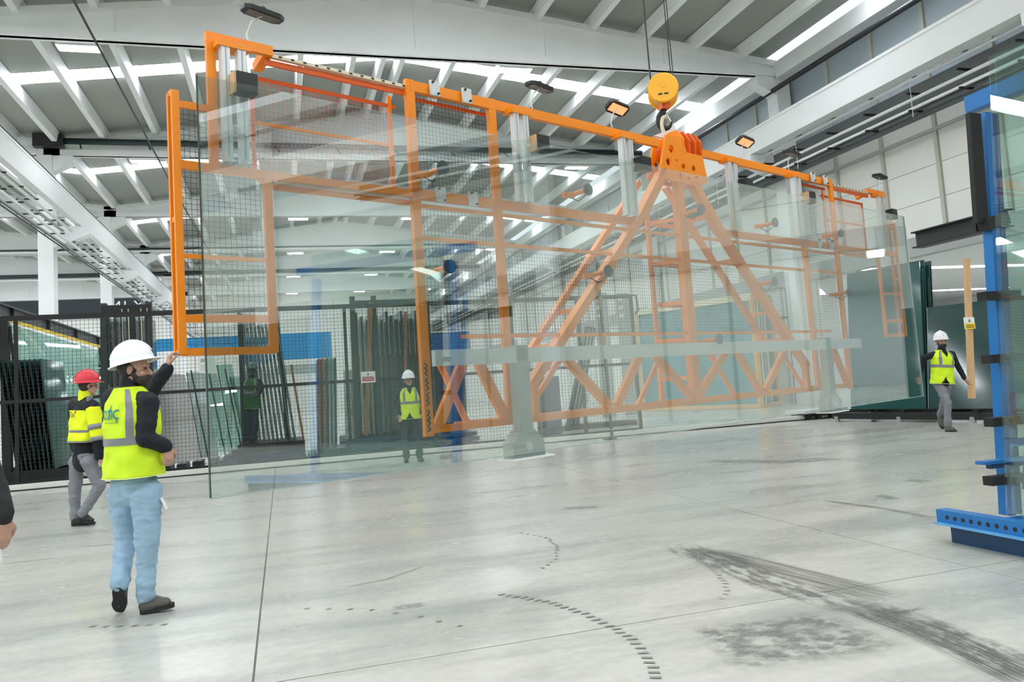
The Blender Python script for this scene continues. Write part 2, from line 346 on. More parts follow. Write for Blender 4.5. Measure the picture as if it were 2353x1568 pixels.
# roof: sheets, purlins and a skylight strip in every bay; two bays side by side
def roof_z(x, xc=RIDGE): return TOP - abs(x - xc) * (TOP - EAVE) / (XR - RIDGE)
ceil = sgroup('ceiling', 'grey pitched roof underside with white purlins and bright skylight strips')
PX_R = [4.93, 6.8, 8.77, 10.73, 12.65, 14.57, 16.46]; PX_L = [4.2, 3.05, 1.1, -0.85, -2.8, -4.75, -6.75, -8.5]
BAYS = [RY0 + RSP * k for k in range(-5, 7)]
BW = XR - XL
for xs in (0.0, -BW):
    xc = RIDGE + xs
    for by in BAYS:
        if by >= YE: continue
        ym = by + 5.65; hw = 0.47; y1 = min(by + RSP, YE)
        for xa, xb in ((xc - (RIDGE - XL), xc), (xc, xc + (XR - RIDGE))):
            za, zb = roof_z(xa - xs), roof_z(xb - xs)
            for ya, yb2 in ((by, ym - hw), (ym + hw, y1)):
                if yb2 <= ya: continue
                b = MB(); b.prism([(xa, ya, za), (xb, ya, zb), (xb, ya, zb + .12), (xa, ya, za + .12)], (0, yb2 - ya, 0)); b.build('roof_sheet', ROOFM, ceil)
            if ym + hw < YE:
                b = MB(); b.prism([(xa, ym - hw, za + .05), (xb, ym - hw, zb + .05), (xb, ym - hw, zb + .08), (xa, ym - hw, za + .08)], (0, 2 * hw, 0)); b.build('skylight_or_fill_panel', SKYM, ceil)
for xs in (0.0, -BW):
    proto = {}
    for x in PX_R + PX_L:
        z = roof_z(x) - 0.004
        for k, by in enumerate(BAYS[:-1]):
            if xs < 0 and (by < 20 or x < -2): continue
            if by < 1: continue
            if x not in proto:
                X = x + xs; b = MB(); b.prism([(X - .17, by, z), (X - .10, by, z - .42), (X + .10, by, z - .42), (X + .17, by, z)], (0, RSP, 0)); proto[x] = (b.build('purlin', BEAMW, ceil), by); 
            else: share(proto[x][0], (0, by - proto[x][1], 0))
# portal frames: pitched concrete beams with a flat soffit, columns with corbels
def rafter_mb(y, xs):
    b = MB(); zb = 12.06
    prof = [(XL - .3, zb), (XR + .3, zb), (XR + .3, 12.62), (RIDGE, 14.25), (XL - .3, 12.62)]
    b.prism([(x + xs, y + .10, z) for x, z in prof], (0, .14, 0))                                   # web
    b.box((XL - .3 + xs, y, zb), (XR + .3 + xs, y + .36, zb + .24))                                  # bottom flange
    top = [(XL - .3, 12.40), (RIDGE, 14.03), (XR + .3, 12.40), (XR + .3, 12.62), (RIDGE, 14.25), (XL - .3, 12.62)]
    b.prism([(x + xs, y, z) for x, z in top[:2] + top[4:]], (0, .36, 0)); b.prism([(x + xs, y, z) for x, z in top[1:5]], (0, .36, 0))
    for k in range(1, 6):
        x = XL + (XR - XL) * k / 6; b.box((x - .04 + xs, y + .05, zb + .2), (x + .04 + xs, y + .1, roof_z(x) - .6))
    return b
side_word = {0: 'hall', 1: 'left bay'}
for k in range(-1, 6):
    y = RY0 + RSP * k
    for s, xs in enumerate((0.0, -BW)):
        if s and k < 0: continue
        struct('roof_beam', rafter_mb(y, xs), BEAMW, f'white pitched concrete roof beam of frame {k + 2} over the {side_word[s]}')
for k in range(-4, 6):
    y = RY0 + RSP * k
    for nm, x0, x1, cd_ in (('right', XR, XR + .56, -1), ('left', XL - .56, XL, 1)):
        if nm == 'left' and k < -1: continue
        b = MB(); b.box((x0, y, 0), (x1, y + .62, 12.05))
        xf = XR if nm == 'right' else XL
        pts = [(xf, y + .04, 8.2), (xf, y + .04, 9.08), (xf + cd_ * 1.35, y + .04, 9.08), (xf + cd_ * 1.35, y + .04, 8.75)]
        b.prism(pts, (0, .54, 0))
        b.prism([(xf, y + .06, 11.35), (xf, y + .06, 12.05), (xf + cd_ * .75, y + .06, 12.05), (xf + cd_ * .75, y + .06, 11.75)], (0, .5, 0))
        struct('column', b, BEAMW, f'white concrete column with corbels, frame {k + 2} on the {nm} row')
# crane runway beams on both sides
def runway(x0, x1, inner, z0, z1, label):
    b = MB(); xm = (x0 + x1) / 2
    b.box((x0, YB, z1 - .09), (x1, YE, z1)); b.box((x0, YB, z0), (x1, YE, z0 + .09)); b.box((inner - .03, YB, z0 + .09), (inner + .03, YE, z1 - .09))
    b.box((xm - .05, YB, z1), (xm + .05, YE, z1 + .07))
    return struct('runway_beam', b, WHITE, label)
runway(16.55, 17.0, 16.60, 9.10, 9.99, 'long white crane runway beam along the right wall')
runway(-7.95, -7.72, -7.76, 9.15, 10.05, 'long white crane runway beam along the left columns')
def pipes(x, zs, m, nm, label, r, ya, yb):
    o = sgroup(nm, label)
    for z in zs: MB().tube([(x, ya, z), (x, yb, z)], r, 8).build('pipe', m, o, smooth=True)
    return o
pr = pipes(17.15, (9.08, 8.56, 8.30), WHITE, 'pipe_rack', 'three white service pipes on brackets under the right runway beam', 0.05, -5, YE)
MB().tube([(17.25, -5, 8.1), (17.25, YE, 8.1)], 0.03, 6).build('conduit', DARKG, pr)
MB().tube([(17.15, -5, 8.22), (17.15, YE, 8.22)], 0.03, 6).build('conduit', BLACK, pr)
MB().box((17.45, -5, 8.05), (17.5, YE, 9.05)).build('cable_tray_or_shade_sheet', mat('shade_backing_grey', (.13, .14, .145), .5), pr)  # solid dark sheet added; shade on the wall put into its colour
br = None
for k in range(22):
    y = 12.2 + 1.72 * k
    for z in (9.2, 8.7, 8.2):
        if br is None: br = MB().box((17.0, y, z), (17.5, y + .05, z + .06)).build('bracket', BLACK, pr); y00 = y; z00 = z
        else: share(br, (0, y - y00, z - z00))
    if k % 3 == 0: MB().tube([(17.1, y, 9.2), (17.1, y, 8.05)], .012, 5).build('hanger_rod', WHITE, pr)
pl_ = pipes(-8.05, (8.9, 8.35), WHITE, 'pipe_rack', 'white service pipes and dark cables hung beside the left runway beam', 0.055, 14, YE)
for z, r in ((8.05, .03), (8.16, .02)): MB().tube([(-8.2, 14, z), (-8.2, YE, z)], r, 6).build('conduit', BLACK, pl_)
for z in (8.86, 8.30): MB().box((-8.42, 14, z), (-8.30, YE, z + .05)).build('cable_tray_or_shade_sheet', TRIMG, pl_)
b0 = None
for k in range(30):
    y = 24.0 + 1.72 * k
    for z in (8.98, 8.45):
        if b0 is None: b0 = MB().box((-8.65, y, z), (-7.95, y + .05, z + .05)).build('bracket', BLACK, pl_); y00 = y; z00 = z
        else: share(b0, (0, y - y00, z - z00))
MB().tube([(-7.8, 14, 10.16), (-7.8, YE, 10.16)], .025, 6).build('conductor_rail', BLACK, pl_)

# right wall: panels above a grey trim band, open below towards the next bay
XW = 18.56
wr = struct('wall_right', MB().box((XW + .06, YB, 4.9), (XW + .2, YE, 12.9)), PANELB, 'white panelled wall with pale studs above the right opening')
rows = [5.0, 6.0, 7.0, 8.0, 9.1]
y_st = [18.07 + 2.15 * k for k in range(-5, 23)]
pp = {}
for i in range(len(rows) - 1):
    h = rows[i + 1] - rows[i]
    for j in range(len(y_st) - 1):
        if h not in pp:
            pp[h] = (MB().box((XW, y_st[j] + .07, rows[i] + .008), (XW + .06, y_st[j + 1] - .07, rows[i + 1] - .008)).build('wall_panel', PANELW, wr), i, j)
        else: share(pp[h][0], (0, y_st[j] - y_st[pp[h][2]], rows[i] - rows[pp[h][1]]))
for yy, y2 in ((YB, y_st[0]), (y_st[-1], YE)): MB().box((XW, yy, 5.0), (XW + .06, y2, 9.1)).build('wall_panel', PANELW, wr)
up = None
for j in range(len(y_st) - 1):
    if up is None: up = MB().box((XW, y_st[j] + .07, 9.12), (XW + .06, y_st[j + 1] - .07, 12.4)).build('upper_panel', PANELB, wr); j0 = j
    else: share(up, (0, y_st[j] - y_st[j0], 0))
sd = None
for y in y_st:
    if sd is None: sd = MB().box((XW - .07, y - .06, 4.95), (XW + .06, y + .06, 12.3)).build('stud', STUDM, wr); ys0 = y
    else: share(sd, (0, y - ys0, 0))
struct('trim_1', MB().box((XW - .15, YB, 4.42), (XW + .2, YE, 5.0)), TRIMG, 'grey trim band along the bottom of the right wall panels')
struct('trim_2', MB().box((XR, YB, 11.95), (XR + .5, YE, 12.55)), BEAMW, 'white eave beam along the right side of the roof')
struct('trim_3', MB().tube([(17.7, YB, 11.5), (17.7, YE, 11.5)], .09, 8), BLACK, 'dark pipe running under the right eave', smooth=True)
struct('trim_4', MB().box((XW - .1, YB, 7.94), (XW + .02, YE, 8.04)), TRIMG, 'thin grey rail across the right wall panels')
lw = struct('wall_lower_right', MB().box((XW - .02, 22, 0), (XW + .1, YE, 4.42)), PANELW, 'white lower wall beyond the opening on the right')
for i in range(20): MB().box((XW - .05, 24 + 2.15 * i - .05, 0), (XW - .02, 24 + 2.15 * i + .05, 4.42)).build('stud', STUDM, lw)
lw2 = struct('wall_lower_right_near', MB().box((XW - .02, -3.5, 0), (XW + .1, 9.5, 4.42)), PANELW, 'white lower wall on the right beside the camera')
for i in range(7): MB().box((XW - .05, -3 + 2.0 * i - .05, 0), (XW - .02, -3 + 2.0 * i + .05, 4.42)).build('stud', STUDM, lw2)
# next bay seen through the opening
struct('wall_far_right', MB().box((45, YB, 0), (45.2, YE, 5.6)), mat('next_bay_wall', (0.66, 0.68, 0.68), 0.6), 'grey wall of the next bay beyond the opening')
struct('ceiling_next_bay', MB().box((XW + .2, YB, 5.3), (45, YE, 5.5)), mat('next_bay_ceiling', (0.62, 0.64, 0.64), 0.6), 'grey ceiling of the next bay with bright lamps')
struct('wall_left', MB().box((XL - BW - .7, YB, 0), (XL - BW - .4, YE, 13.2)), PANELW, 'white wall of the bay on the left')
struct('wall_back', MB().box((-36, YB - .2, 0), (46, YB, 14.8)), PANELW, 'white wall behind the camera')
we = struct('wall_front', MB().box((-36, YE, 0), (46, YE + .2, 14.8)), PANELW, 'white panelled end wall far down the hall')
for x in range(-30, 18, 3): MB().box((x - .03, YE - .04, 3), (x + .03, YE, 12.4)).build('panel_joint', TRIMG, we)
for i, y in enumerate((8, 18, 28, 38)):
    MB().box((21, y - .25, 5.285), (43, y + .25, 5.299)).build('skylight_or_fill_panel', SKYM, bpy.data.objects['ceiling_next_bay'])  # glowing strips added to brighten the next bay, no known skylights there
# pipes across the frames
for k, y, z, m, r in ((1, RY0 + RSP - .2, 12.58, DARKG, .13), (3, RY0 + 3 * RSP - .2, 12.35, DARKG, .06), (3, RY0 + 3 * RSP - .2, 12.2, WHITE, .08), (4, RY0 + 4 * RSP - .2, 12.42, DARKG, .15), (4, RY0 + 4 * RSP - .2, 12.1, WHITE, .10)):
    xa = XL if k == 1 else XL - 20
    o = struct('pipe_run', MB().tube([(xa, y, z), (XR, y, z)], r, 8), m, f'{"dark" if m is DARKG else "white"} pipe along roof beam {k + 2} at height {z:.1f} metres', smooth=True)
    if k == 1:
        MB().box((-9.3, y - .2, 12.3), (-8.2, y + .15, 12.85)).build('junction_box', BLACK, o)
        for i in range(8): MB().bar((-7.6 + i * 2.6, y - .02, 12.45), (-7.5 + i * 2.6, y - .3, 12.2), .05, .05).build('hook', DARKG, o)
o = tag(MB().tube([(-4.64, -2, 11.55), (-4.5, 40, 11.6), (-4.1, 80, 11.62)], .035, 6).build('power_cable', BLACK), 'black cable running straight along the hall under the roof beams', 'cable')
# led panels
def led(x, y, z, label, grp=None, sx=.55, sy=.2):
    t = thing('ceiling_lamp', label, 'lamp', (x, y, z), 0, grp)
    MB().box((x - sx - .03, y - sy - .03, z + .02), (x + sx + .03, y + sy + .03, z + .10)).build('housing', WHITE, t)
    MB().box((x - sx, y - sy, z), (x + sx, y + sy, z + .02)).build('diffuser', LEDM, t); 
    MB().tube([(x, y, z + .1), (x, y, roof_z(x) + .02)], .015, 5).build('hanger_rod', WHITE, t); return t
led(-5.3, 24.9, 12.0, 'bright led panel at the upper left behind the nearest roof beam', 'led panels under the roof')
led(8.0, 24.9, 12.0, 'bright led panel over the orange frame behind the nearest roof beam', 'led panels under the roof')
led(-5.3, 36.4, 12.0, 'bright led panel left of the orange handle frame, behind the second beam', 'led panels under the roof')
led(14.6, 36.4, 12.0, 'bright led panel near the right runway, behind the second beam', 'led panels under the roof')
LW = {2: 'nearest', 3: 'second', 4: 'third', 5: 'farthest'}
for k in (2, 3, 4, 5):
    y = RY0 + k * RSP + .7
    led(1.3, y, 12.0, f'led panel left of the ridge, {LW[k]} of its row', 'led panels under the roof')
    led(8.0, y, 12.0, f'led panel right of the ridge, {LW[k]} of its row', 'led panels under the roof')
for i, (x, y, w_) in enumerate(((30, 5, 'beside the white lower wall'), (34, 14, 'in the middle of the bay'), (40, 22, 'farthest of all'), (24, 16, 'nearest the opening'), (28, 20, 'second from the opening'), (33, 24, 'deepest, far behind the dark sheets'), (26, 11, 'right of the pale pillar'))):
    t = thing('ceiling_lamp', f'low ceiling lamp in the next bay, {w_}', 'lamp', (x, y, 5.1), 0, 'lamps in the next bay')
    MB().box((x - .9, y - .3, 5.2), (x + .9, y + .3, 5.3)).build('housing', WHITE, t); MB().box((x - .85, y - .25, 5.15), (x + .85, y + .25, 5.2)).build('diffuser', LEDN, t)
# ------------------------------------------------------------------ the glass lifting frame (local axes: x along the sheet, y away from the camera, z up)
GA = (-0.536, 6.341, 0.716); GRZ = math.atan2(0.412, 0.911)
gs = MB().box((0, -.012, 0), (12.48, .012, 3.225)).build('glass_sheet', GLASS)
for nm_, a_, b_, m_ in (('edge', (-.004, 0, 0), (-.004, 0, 3.225), mat('dark_green_glass_edge', (.01, .05, .045), .2)), ('edge', (12.484, 0, 0), (12.484, 0, 3.225), GLASSE), ('edge', (0, 0, -.003), (12.48, 0, -.003), GLASSE)):
    MB().bar(a_, b_, .026 if a_[2] == 0 and b_[2] else .024, .007, side=(1, 0, 0) if b_[2] == 3.225 else (0, 0, 1)).build(nm_, m_, gs, local=True)
gs.location = GA; gs.rotation_euler = (0, 0, GRZ)
tag(gs, 'huge clear green tinted glass sheet hanging from the orange lifting frame', 'glass sheet')
FR = thing('lifting_frame', 'long orange steel lattice lifting frame holding the huge glass sheet', 'lifting frame', GA, GRZ)
D0, D1 = .27, .68                                            # front and rear chords of the lattice
def part(nm, b, m=ORANGE, parent=None, **k): return b.build(nm, m, parent or FR, local=True, **k)
def pb(nm, u0, v0, u1, v1, w=.1, h=None, d=D0, m=ORANGE, parent=None):
    return part(nm, MB().bar((u0, d, v0), (u1, d, v1), h or w, w * .55, side=(0, 1, 0)), m, parent)
MIR = lambda u: 12.56 - u
for u, v0 in ((2.14, .25), (3.17, .30)):
    for uu in (u, MIR(u)): pb('post', uu, v0, uu, 3.72, .095)
pb('centre_post', 6.3, .30, 6.3, 3.25, .15)
pb('rear_post', 6.12, .30, 6.12, 3.1, .07, d=D1); pb('rear_post', 6.75, .30, 6.75, 3.1, .07, d=D1)
for v in (2.7, 2.15, 1.6, 1.12, .62): part('rung', MB().bar((6.12, D1, v), (6.75, D1, v), .05, .05)); part('rung', MB().bar((6.3, D0, v), (6.12, D1, v), .05, .05))
pb('top_chord', 2.14, 3.66, 5.95, 3.66, .105); pb('top_chord', 6.85, 3.66, 10.42, 3.66, .105)
pb('middle_chord', 2.1, 2.58, 5.45, 2.58, .095); pb('middle_chord', 7.15, 2.58, 10.46, 2.58, .095); pb('middle_chord', -.1, 2.58, 2.1, 2.58, .07); pb('middle_chord', 10.46, 2.58, 12.66, 2.58, .07)
for v in (2.47, 2.15): pb('tie_bar', 2.14, v, 10.42, v, .04)
pb('tie_bar', 2.6, 1.19, 9.96, 1.19, .04); pb('upper_rail', 2.7, 1.02, 10.3, 1.02, .05, d=D1)
pb('lower_chord', 2.1, .31, 10.46, .31, .07, d=D0); pb('lower_chord', 2.75, .31, 10.3, .31, .06, d=D1)
for a in (((2.25, .34), (2.62, .98)), ((2.76, .98), (3.08, .36)), ((3.98, .96), (4.65, .36)), ((4.78, .36), (5.28, .96)), ((5.5, .96), (6.2, .38))):
    for f in (lambda u: u, MIR):
        (u0, v0), (u1, v1) = a; pb('brace', f(u0), v0, f(u1), v1, .105)
for u0, v0, u1, v1 in ((2.36, .97, 2.68, .31), (3.40, .31, 4.03, .95), (5.24, .31, 5.81, .97)):
    for f in (lambda u: u, MIR): pb('rear_brace', f(u0), v0, f(u1), v1, .06, d=D0 + .09)
pb('crosspiece', 2.3, .98, 10.26, .98, .07)
for f in (lambda u: u, MIR):
    part('leg', MB().bar((f(5.97), D0, 3.25), (f(5.43), D0, 2.6), .12, .12, side=(0, 1, 0)).bar((f(5.45), D0, 2.63), (f(3.84), D0, 1.03), .10, .115, side=(0, 1, 0)).bar((f(3.86), D0, 1.05), (f(3.46), D0, .66), .10, .10, side=(0, 1, 0)).bar((f(3.5), D0, .70), (f(3.5), D0, .31), .08, .08, side=(0, 1, 0)))
    part('leg', MB().bar((f(6.0), D1, 3.25), (f(3.86), D1, 1.05), .075, .075, side=(0, 1, 0)))
    for u, v in ((5.05, 2.22), (4.3, 1.48), (3.9, 1.08), (5.6, 2.8)): part('rung', MB().bar((f(u), D0, v), (f(u), D1, v), .05, .05))
for u in (3.17, 9.39):
    for v in (1.02, .31): part('rung', MB().bar((u, D0, v), (u, D1, v), .05, .05))
# end frames with handle bars, top brackets and double rails
for f in (lambda u: u, MIR):
    for d in (D0 - .02, D0 + .08): pb('handle_post', f(-.09), 1.08, f(-.09), 3.17, .058, d=d)
    for v in (3.16, 2.14, 1.1): part('rung', MB().bar((f(-.09), D0, v), (f(-.09), D0 + .08, v), .045, .045))
    pb('end_rail', f(-.09), 3.07, f(.21), 3.07, .055); pb('end_rail', f(-.09), 1.85, f(.62), 1.85, .035); pb('end_rail', f(-.09), 1.36, f(.66), 1.36, .06); pb('end_rail', f(-.09), 1.10, f(.66), 1.10, .06)
    pb('end_post', f(.21), 2.55, f(.21), 3.72, .075); pb('end_bracket', f(.17), 3.68, f(.74), 3.68, .085)
    part('end_bracket', MB().bar((f(.71), D0, 3.69), (f(.71), D0 + .25, 3.62), .08, .08))
    pb('end_post', f(.65), 1.08, f(.65), 2.56, .07)
    pb('corner_gusset', f(.65), 2.5, f(.52), 2.56, .03)
    pb('side_post', f(.63), 2.62, f(.63), 3.52, .035, m=ORANGED, d=D0 + .2); pb('side_post', f(1.83 + .2), 2.62, f(1.83 + .2), 3.6, .04, d=D0 + .2)
    pb('side_rail', f(.63), 3.50, f(2.1), 3.50, .035, m=ORANGED, d=D0 + .2); pb('side_rail', f(.63), 3.10, f(2.0), 3.10, .03, d=D0 + .2)
    pb('double_rail', f(.70), 3.60, f(2.1), 3.60, .05, m=ORANGED, d=D0 + .05)
    b = MB(); u0, u1 = sorted((f(.74), f(2.1))); b.box((u0, D0, 3.635), (u1, D0 + .05, 3.665))
    rl = part('slotted_strip', b, CREAM); hb = MB()
    for k in range(12): hb.box((u0 + .06 + k * .115, D0 - .003, 3.642), (u0 + .09 + k * .115, D0 - .0005, 3.658))
    part('slot', hb, BLACK, rl, kind='stuff')
    pb('double_rail', f(.70), 2.50, f(2.1), 2.50, .05, d=D0 + .05); u0, u1 = sorted((f(.74), f(2.1)))
    part('slotted_strip', MB().box((u0, D0, 2.535), (u1, D0 + .05, 2.56)), CREAM)
    pb('stub_rail', f(2.14), 3.58, f(3.17), 3.58, .035, m=ORANGED, d=D0 + .1)
    for v in (3.66, 2.58):
        for u in (2.40, 2.80):
            uu = f(u); cl = part('clamp_plate', MB().box((uu - .055, D0 - .08, v - .07), (uu + .055, D0 - .055, v + .08)), LIGHTST)
            part('bolt', MB().tube([(uu - .03, D0 - .08, v + .06), (uu - .03, D0 - .1, v + .06)], .012, 6).tube([(uu + .03, D0 - .08, v - .05), (uu + .03, D0 - .1, v - .05)], .012, 6), BLACK, cl)
# wire mesh panels
def mesh_panel(u0, u1, v0, v1, d, sp=.042, th=.0028):
    b = MB(); n = int((u1 - u0) / sp); k = int((v1 - v0) / sp)
    for i in range(n + 1): u = u0 + (u1 - u0) * i / max(1, n); b.box((u - th / 2, d, v0), (u + th / 2, d + th, v1))
    for j in range(k + 1): v = v0 + (v1 - v0) * j / max(1, k); b.box((u0, d + th, v - th / 2), (u1, d + 2 * th, v + th / 2))
    return b
for f in (lambda u: u, MIR):
    for u0, u1, v0, v1, d in ((-.1, .6, 1.12, 3.05, D0 + .03), (.64, 2.0, 2.62, 3.5, D0 + .2), (2.18, 3.13, 2.62, 3.62, D0 + .06), (2.18, 3.13, 1.05, 2.5, D0 + .06), (3.2, 4.9, 1.2, 2.15, D0 + .3), (4.9, 6.2, 1.2, 2.15, D0 + .3)):
        a, b_ = sorted((f(u0), f(u1))); part('wire_mesh', mesh_panel(a, b_, v0, v1, d), BLACK if d != D0 + .2 else ORANGED, kind='stuff')
# white guide columns with small black boxes
for i, u in enumerate((.29, 3.42, 5.14, 7.37, 9.10, 11.98)):
    for du in (0, .135):
        p_ = part('guide_column', MB().box((u + du - .035, D0 - .12, 2.62), (u + du + .035, D0 - .05, 3.62)), LIGHTST)
        part('groove', MB().box((u + du - .006, D0 - .1205, 2.66), (u + du + .006, D0 - .119, 3.60)), TRIMG, p_)
    part('mounting_block', MB().box((u - .07, D0 - .13, 3.58), (u + .21, D0 + .02, 3.64)), ORANGE)
    ub = u + .12 if i == 0 else u + .26
    bx = part('control_box', MB().box((ub - .085, D0 - .24, 3.17), (ub + .095, D0 - .13, 3.35)), BLACK, bevel=.008)
    part('side_plate', MB().box((ub - .105, D0 - .23, 3.17), (ub - .086, D0 - .05, 3.34)), PINE if i in (0, 1, 4) else BLACK, bx)
    part('bracket', MB().bar((u + .1, D0 - .1, 3.24), (ub, D0 - .15, 3.26), .03, .03), LIGHTST, bx)
# suction cups on their arms
for u, v, m in ((2.31, 2.80, CUPG), (2.32, 1.84, NAVYST), (4.31, 2.81, CUPG), (4.54, 1.89, CUPG), (6.42, 2.79, CUPG), (6.57, 1.09, NAVYST), (8.19, 2.76, CUPG), (8.02, 1.89, CUPG), (10.13, 2.75, CUPG), (10.2, 1.80, CUPG)):
    c = part('suction_cup', MB().tube([(u, .014, v), (u, .03, v), (u, .06, v)], [.07, .07, .04], 22), m, smooth=False)
    part('cup_arm', MB().tube([(u - .0, .06, v), (u - .02, D0 - .03, v - .01)], .028, 8).bar((u - .02, D0 - .04, v - .02), (u - .17, D0 - .02, v - .03), .05, .06), ORANGE, c)
    part('hose', MB().tube([(u + .0, .06, v - .05), (u - .06, .12, v - .12), (u - .1, D0, v - .02)], .008, 5), BLACK, c)
# grey front support: rail, posts and foot
rail = part('grey_rail', MB().box((2.1, .03, .90), (10.46, .09, 1.05)), LIGHTST)
for u in (3.17, 9.39):
    gp = part('grey_post', MB().box((u - .085, .03, .16), (u + .085, .15, 1.08)), GREYST, bevel=.006)
    q = [(u - .21, -.045), (u + .21, -.045), (u + .21, .10), (u + .09, .22), (u - .09, .22), (u - .21, .10)]
    ft = part('foot_plate', MB().prism([(x, .02, z) for x, z in q], (0, .16, 0)), GREYST, gp)
    part('lip', MB().box((u - .28, -.05, -.06), (u + .28, .2, -.045)), WHITE, gp)
    part('boss', MB().tube([(u, .02, .06), (u, .012, .06)], .045, 16), LIGHTST, gp)
# work lamps on goosenecks
for u in (.72, 4.02, 5.36, 8.2, 9.5, 12.6):
    g = part('lamp_stalk', MB().tube([(u - .12, D0 + .1, 3.7), (u - .15, D0 + .12, 3.84), (u - .10, D0 + .12, 3.97), (u, D0 + .12, 4.05)], .008, 6), LIGHTST)
    t = -.5 if u in (5.36, 8.2) else .10
    ax = Vector((1, 0, -.10)).normalized(); ay = Vector((0, math.cos(t), math.sin(t)))
    c = Vector((u, D0 + .12, 4.05)); an = ax.cross(ay)
    hd = [c + ax * x + ay * y for x, y in ((-.18, -.05), (-.13, -.09), (.13, -.09), (.18, -.05), (.18, .05), (.13, .09), (-.13, .09), (-.18, .05))]
    part('lamp_head', MB().prism(hd, an * .035), BLACK, g)
    part('lamp_face', MB().prism([c - an * .002 + ax * x + ay * y for x, y in ((-.14, -.06), (.14, -.06), (.14, .06), (-.14, .06))], -an * .003), HEATM if t < 0 else mat('dim_lamp_face', (.12, .10, .09), .2), g)
    part('lamp_knob', MB().ell(c + an * .06, (.03, .03, .03)), BLACK, g, smooth=True)
# head plate with holes, side cheeks and lifting lugs
def holed(poly, holes, d0, d1):
    bm = bmesh.new(); import mathutils
    edges = []
    def loop(pts):
        vs = [bm.verts.new((x, d0, z)) for x, z in pts]
        for i in range(len(vs)): edges.append(bm.edges.new((vs[i], vs[(i + 1) % len(vs)])))
    loop(poly)
    for x, z, r in holes: loop([(x + r * math.cos(2 * math.pi * k / 14), z + r * math.sin(2 * math.pi * k / 14)) for k in range(14)])
    bmesh.ops.triangle_fill(bm, edges=edges, use_beauty=True)
    r = bmesh.ops.extrude_face_region(bm, geom=bm.faces[:]); bmesh.ops.translate(bm, verts=[v for v in r['geom'] if isinstance(v, bmesh.types.BMVert)], vec=(0, d1 - d0, 0))
    bmesh.ops.recalc_face_normals(bm, faces=bm.faces); me = bpy.data.meshes.new('head_plate'); bm.to_mesh(me); bm.free(); return me
HP = [(5.86, 3.22), (6.06, 3.78), (6.40, 3.80), (6.48, 3.60), (6.82, 3.60), (6.90, 3.24), (6.7, 3.17), (6.08, 3.17)]
HO = [(6.15, 3.60, .055), (6.07, 3.42, .05), (6.38, 3.40, .038), (6.60, 3.40, .038), (6.30, 3.26, .042), (6.64, 3.26, .042), (5.98, 3.30, .03), (6.47, 3.25, .02), (6.24, 3.46, .016)]
for d in (D0 - .06, D0 + .13): link('head_plate', holed(HP, HO, d, d + .03), ORANGE, FR, local=True)
for u in (6.40, 6.53, 6.66, 6.79):
    b = MB(); b.prism([(u, D0 - .05, 3.42), (u, D0 + .3, 3.42), (u, D0 + .32, 3.80), (u, D0 + .22, 3.92), (u, D0 + .02, 3.92), (u, D0 - .07, 3.78)], (.03, 0, 0)); part('lug_plate', b, ORANGED if u > 6.45 else ORANGE)
part('head_tube', MB().box((6.1, D0, 3.5), (6.9, D0 + .13, 3.62)), ORANGED)
if 0: part('side_cheek', MB().prism([(5.82, D0, 3.2), (6.05, D0, 3.8), (6.05, D0 + .13, 3.8), (5.82, D0 + .13, 3.2)], (.03, 0, 0)), ORANGED)
part('link_plate', MB().prism([(6.12, .44, 3.84), (6.72, .44, 3.84), (6.62, .44, 3.95), (6.54, .44, 4.10), (6.50, .44, 4.10), (6.44, .44, 3.97)], (0, .06, 0)), WHITE)
sh = [(6.42 + .09 * math.cos(a), .47, 4.03 + .13 * math.sin(a)) for a in [math.pi * (-.25 + 1.5 * k / 12) for k in range(13)]]
part('shackle', MB().tube([(6.40, .47, 3.86)] + sh[::-1] + [(6.50, .47, 3.86)], .026, 8), CREAM, smooth=True)
# faded black stencilling down the left post, too worn to read
for k, (v, z) in enumerate(((.94, 0), (.80, 1), (.66, 1), (.50, 0), (.42, 1))):
    b = MB(); n = 5
    for i in range(n): b.bar((2.095 + (.035 if (i + z) % 2 else 0), D0 - .0605, v - i * .024), (2.095 + (0 if (i + z) % 2 else .035), D0 - .0605, v - (i + 1) * .024), .012, .004, side=(0, 1, 0))
    part('stencil_mark', b, BLACK)

# ------------------------------------------------------------------ crane above: bridge, trolley, hook block on its ropes
MW = Matrix.Translation(Vector(GA)) @ Matrix.Rotation(GRZ, 4, 'Z')
HK = MW @ Vector((6.42, .47, 4.52))
cr = thing('overhead_crane', 'yellow overhead crane bridge and trolley above the orange lifting frame', 'crane', (4.5, HK.y, 10.1))
MB().box((XL + .9, HK.y - .9, 10.2), (XR - 1.0, HK.y - .6, 10.9)).build('girder', YELLOW, cr); MB().box((XL + .9, HK.y + .6, 10.2), (XR - 1.0, HK.y + .9, 10.9)).build('girder', YELLOW, cr)
MB().box((HK.x - .7, HK.y - .8, 10.9), (HK.x + .7, HK.y + .8, 11.3)).build('trolley', GREYST, cr)
for x in (XL + .95, XR - 1.1): MB().box((x - .15, HK.y - 1.5, 10.2), (x + .15, HK.y + 1.5, 10.5)).build('end_truck', YELLOW, cr)
hb = thing('hook_block', 'yellow crane hook block with four steel ropes holding the orange frame', 'hook block', HK)
dx = (RGT * .93 - FWD * .36).normalized(); dv = Vector((dx.y, -dx.x, 0)) * -1                                     # pulley axle roughly towards the viewer
ax = (-FWD * .93 - RGT * .15).normalized(); sx = Vector((0, 0, 1)).cross(ax).normalized()
def disc(c, r, t0, t1): return MB().tube([c + ax * t0, c + ax * (t0 + .01), c + ax * (t1 - .01), c + ax * t1], [r * .94, r, r, r * .94], 28)
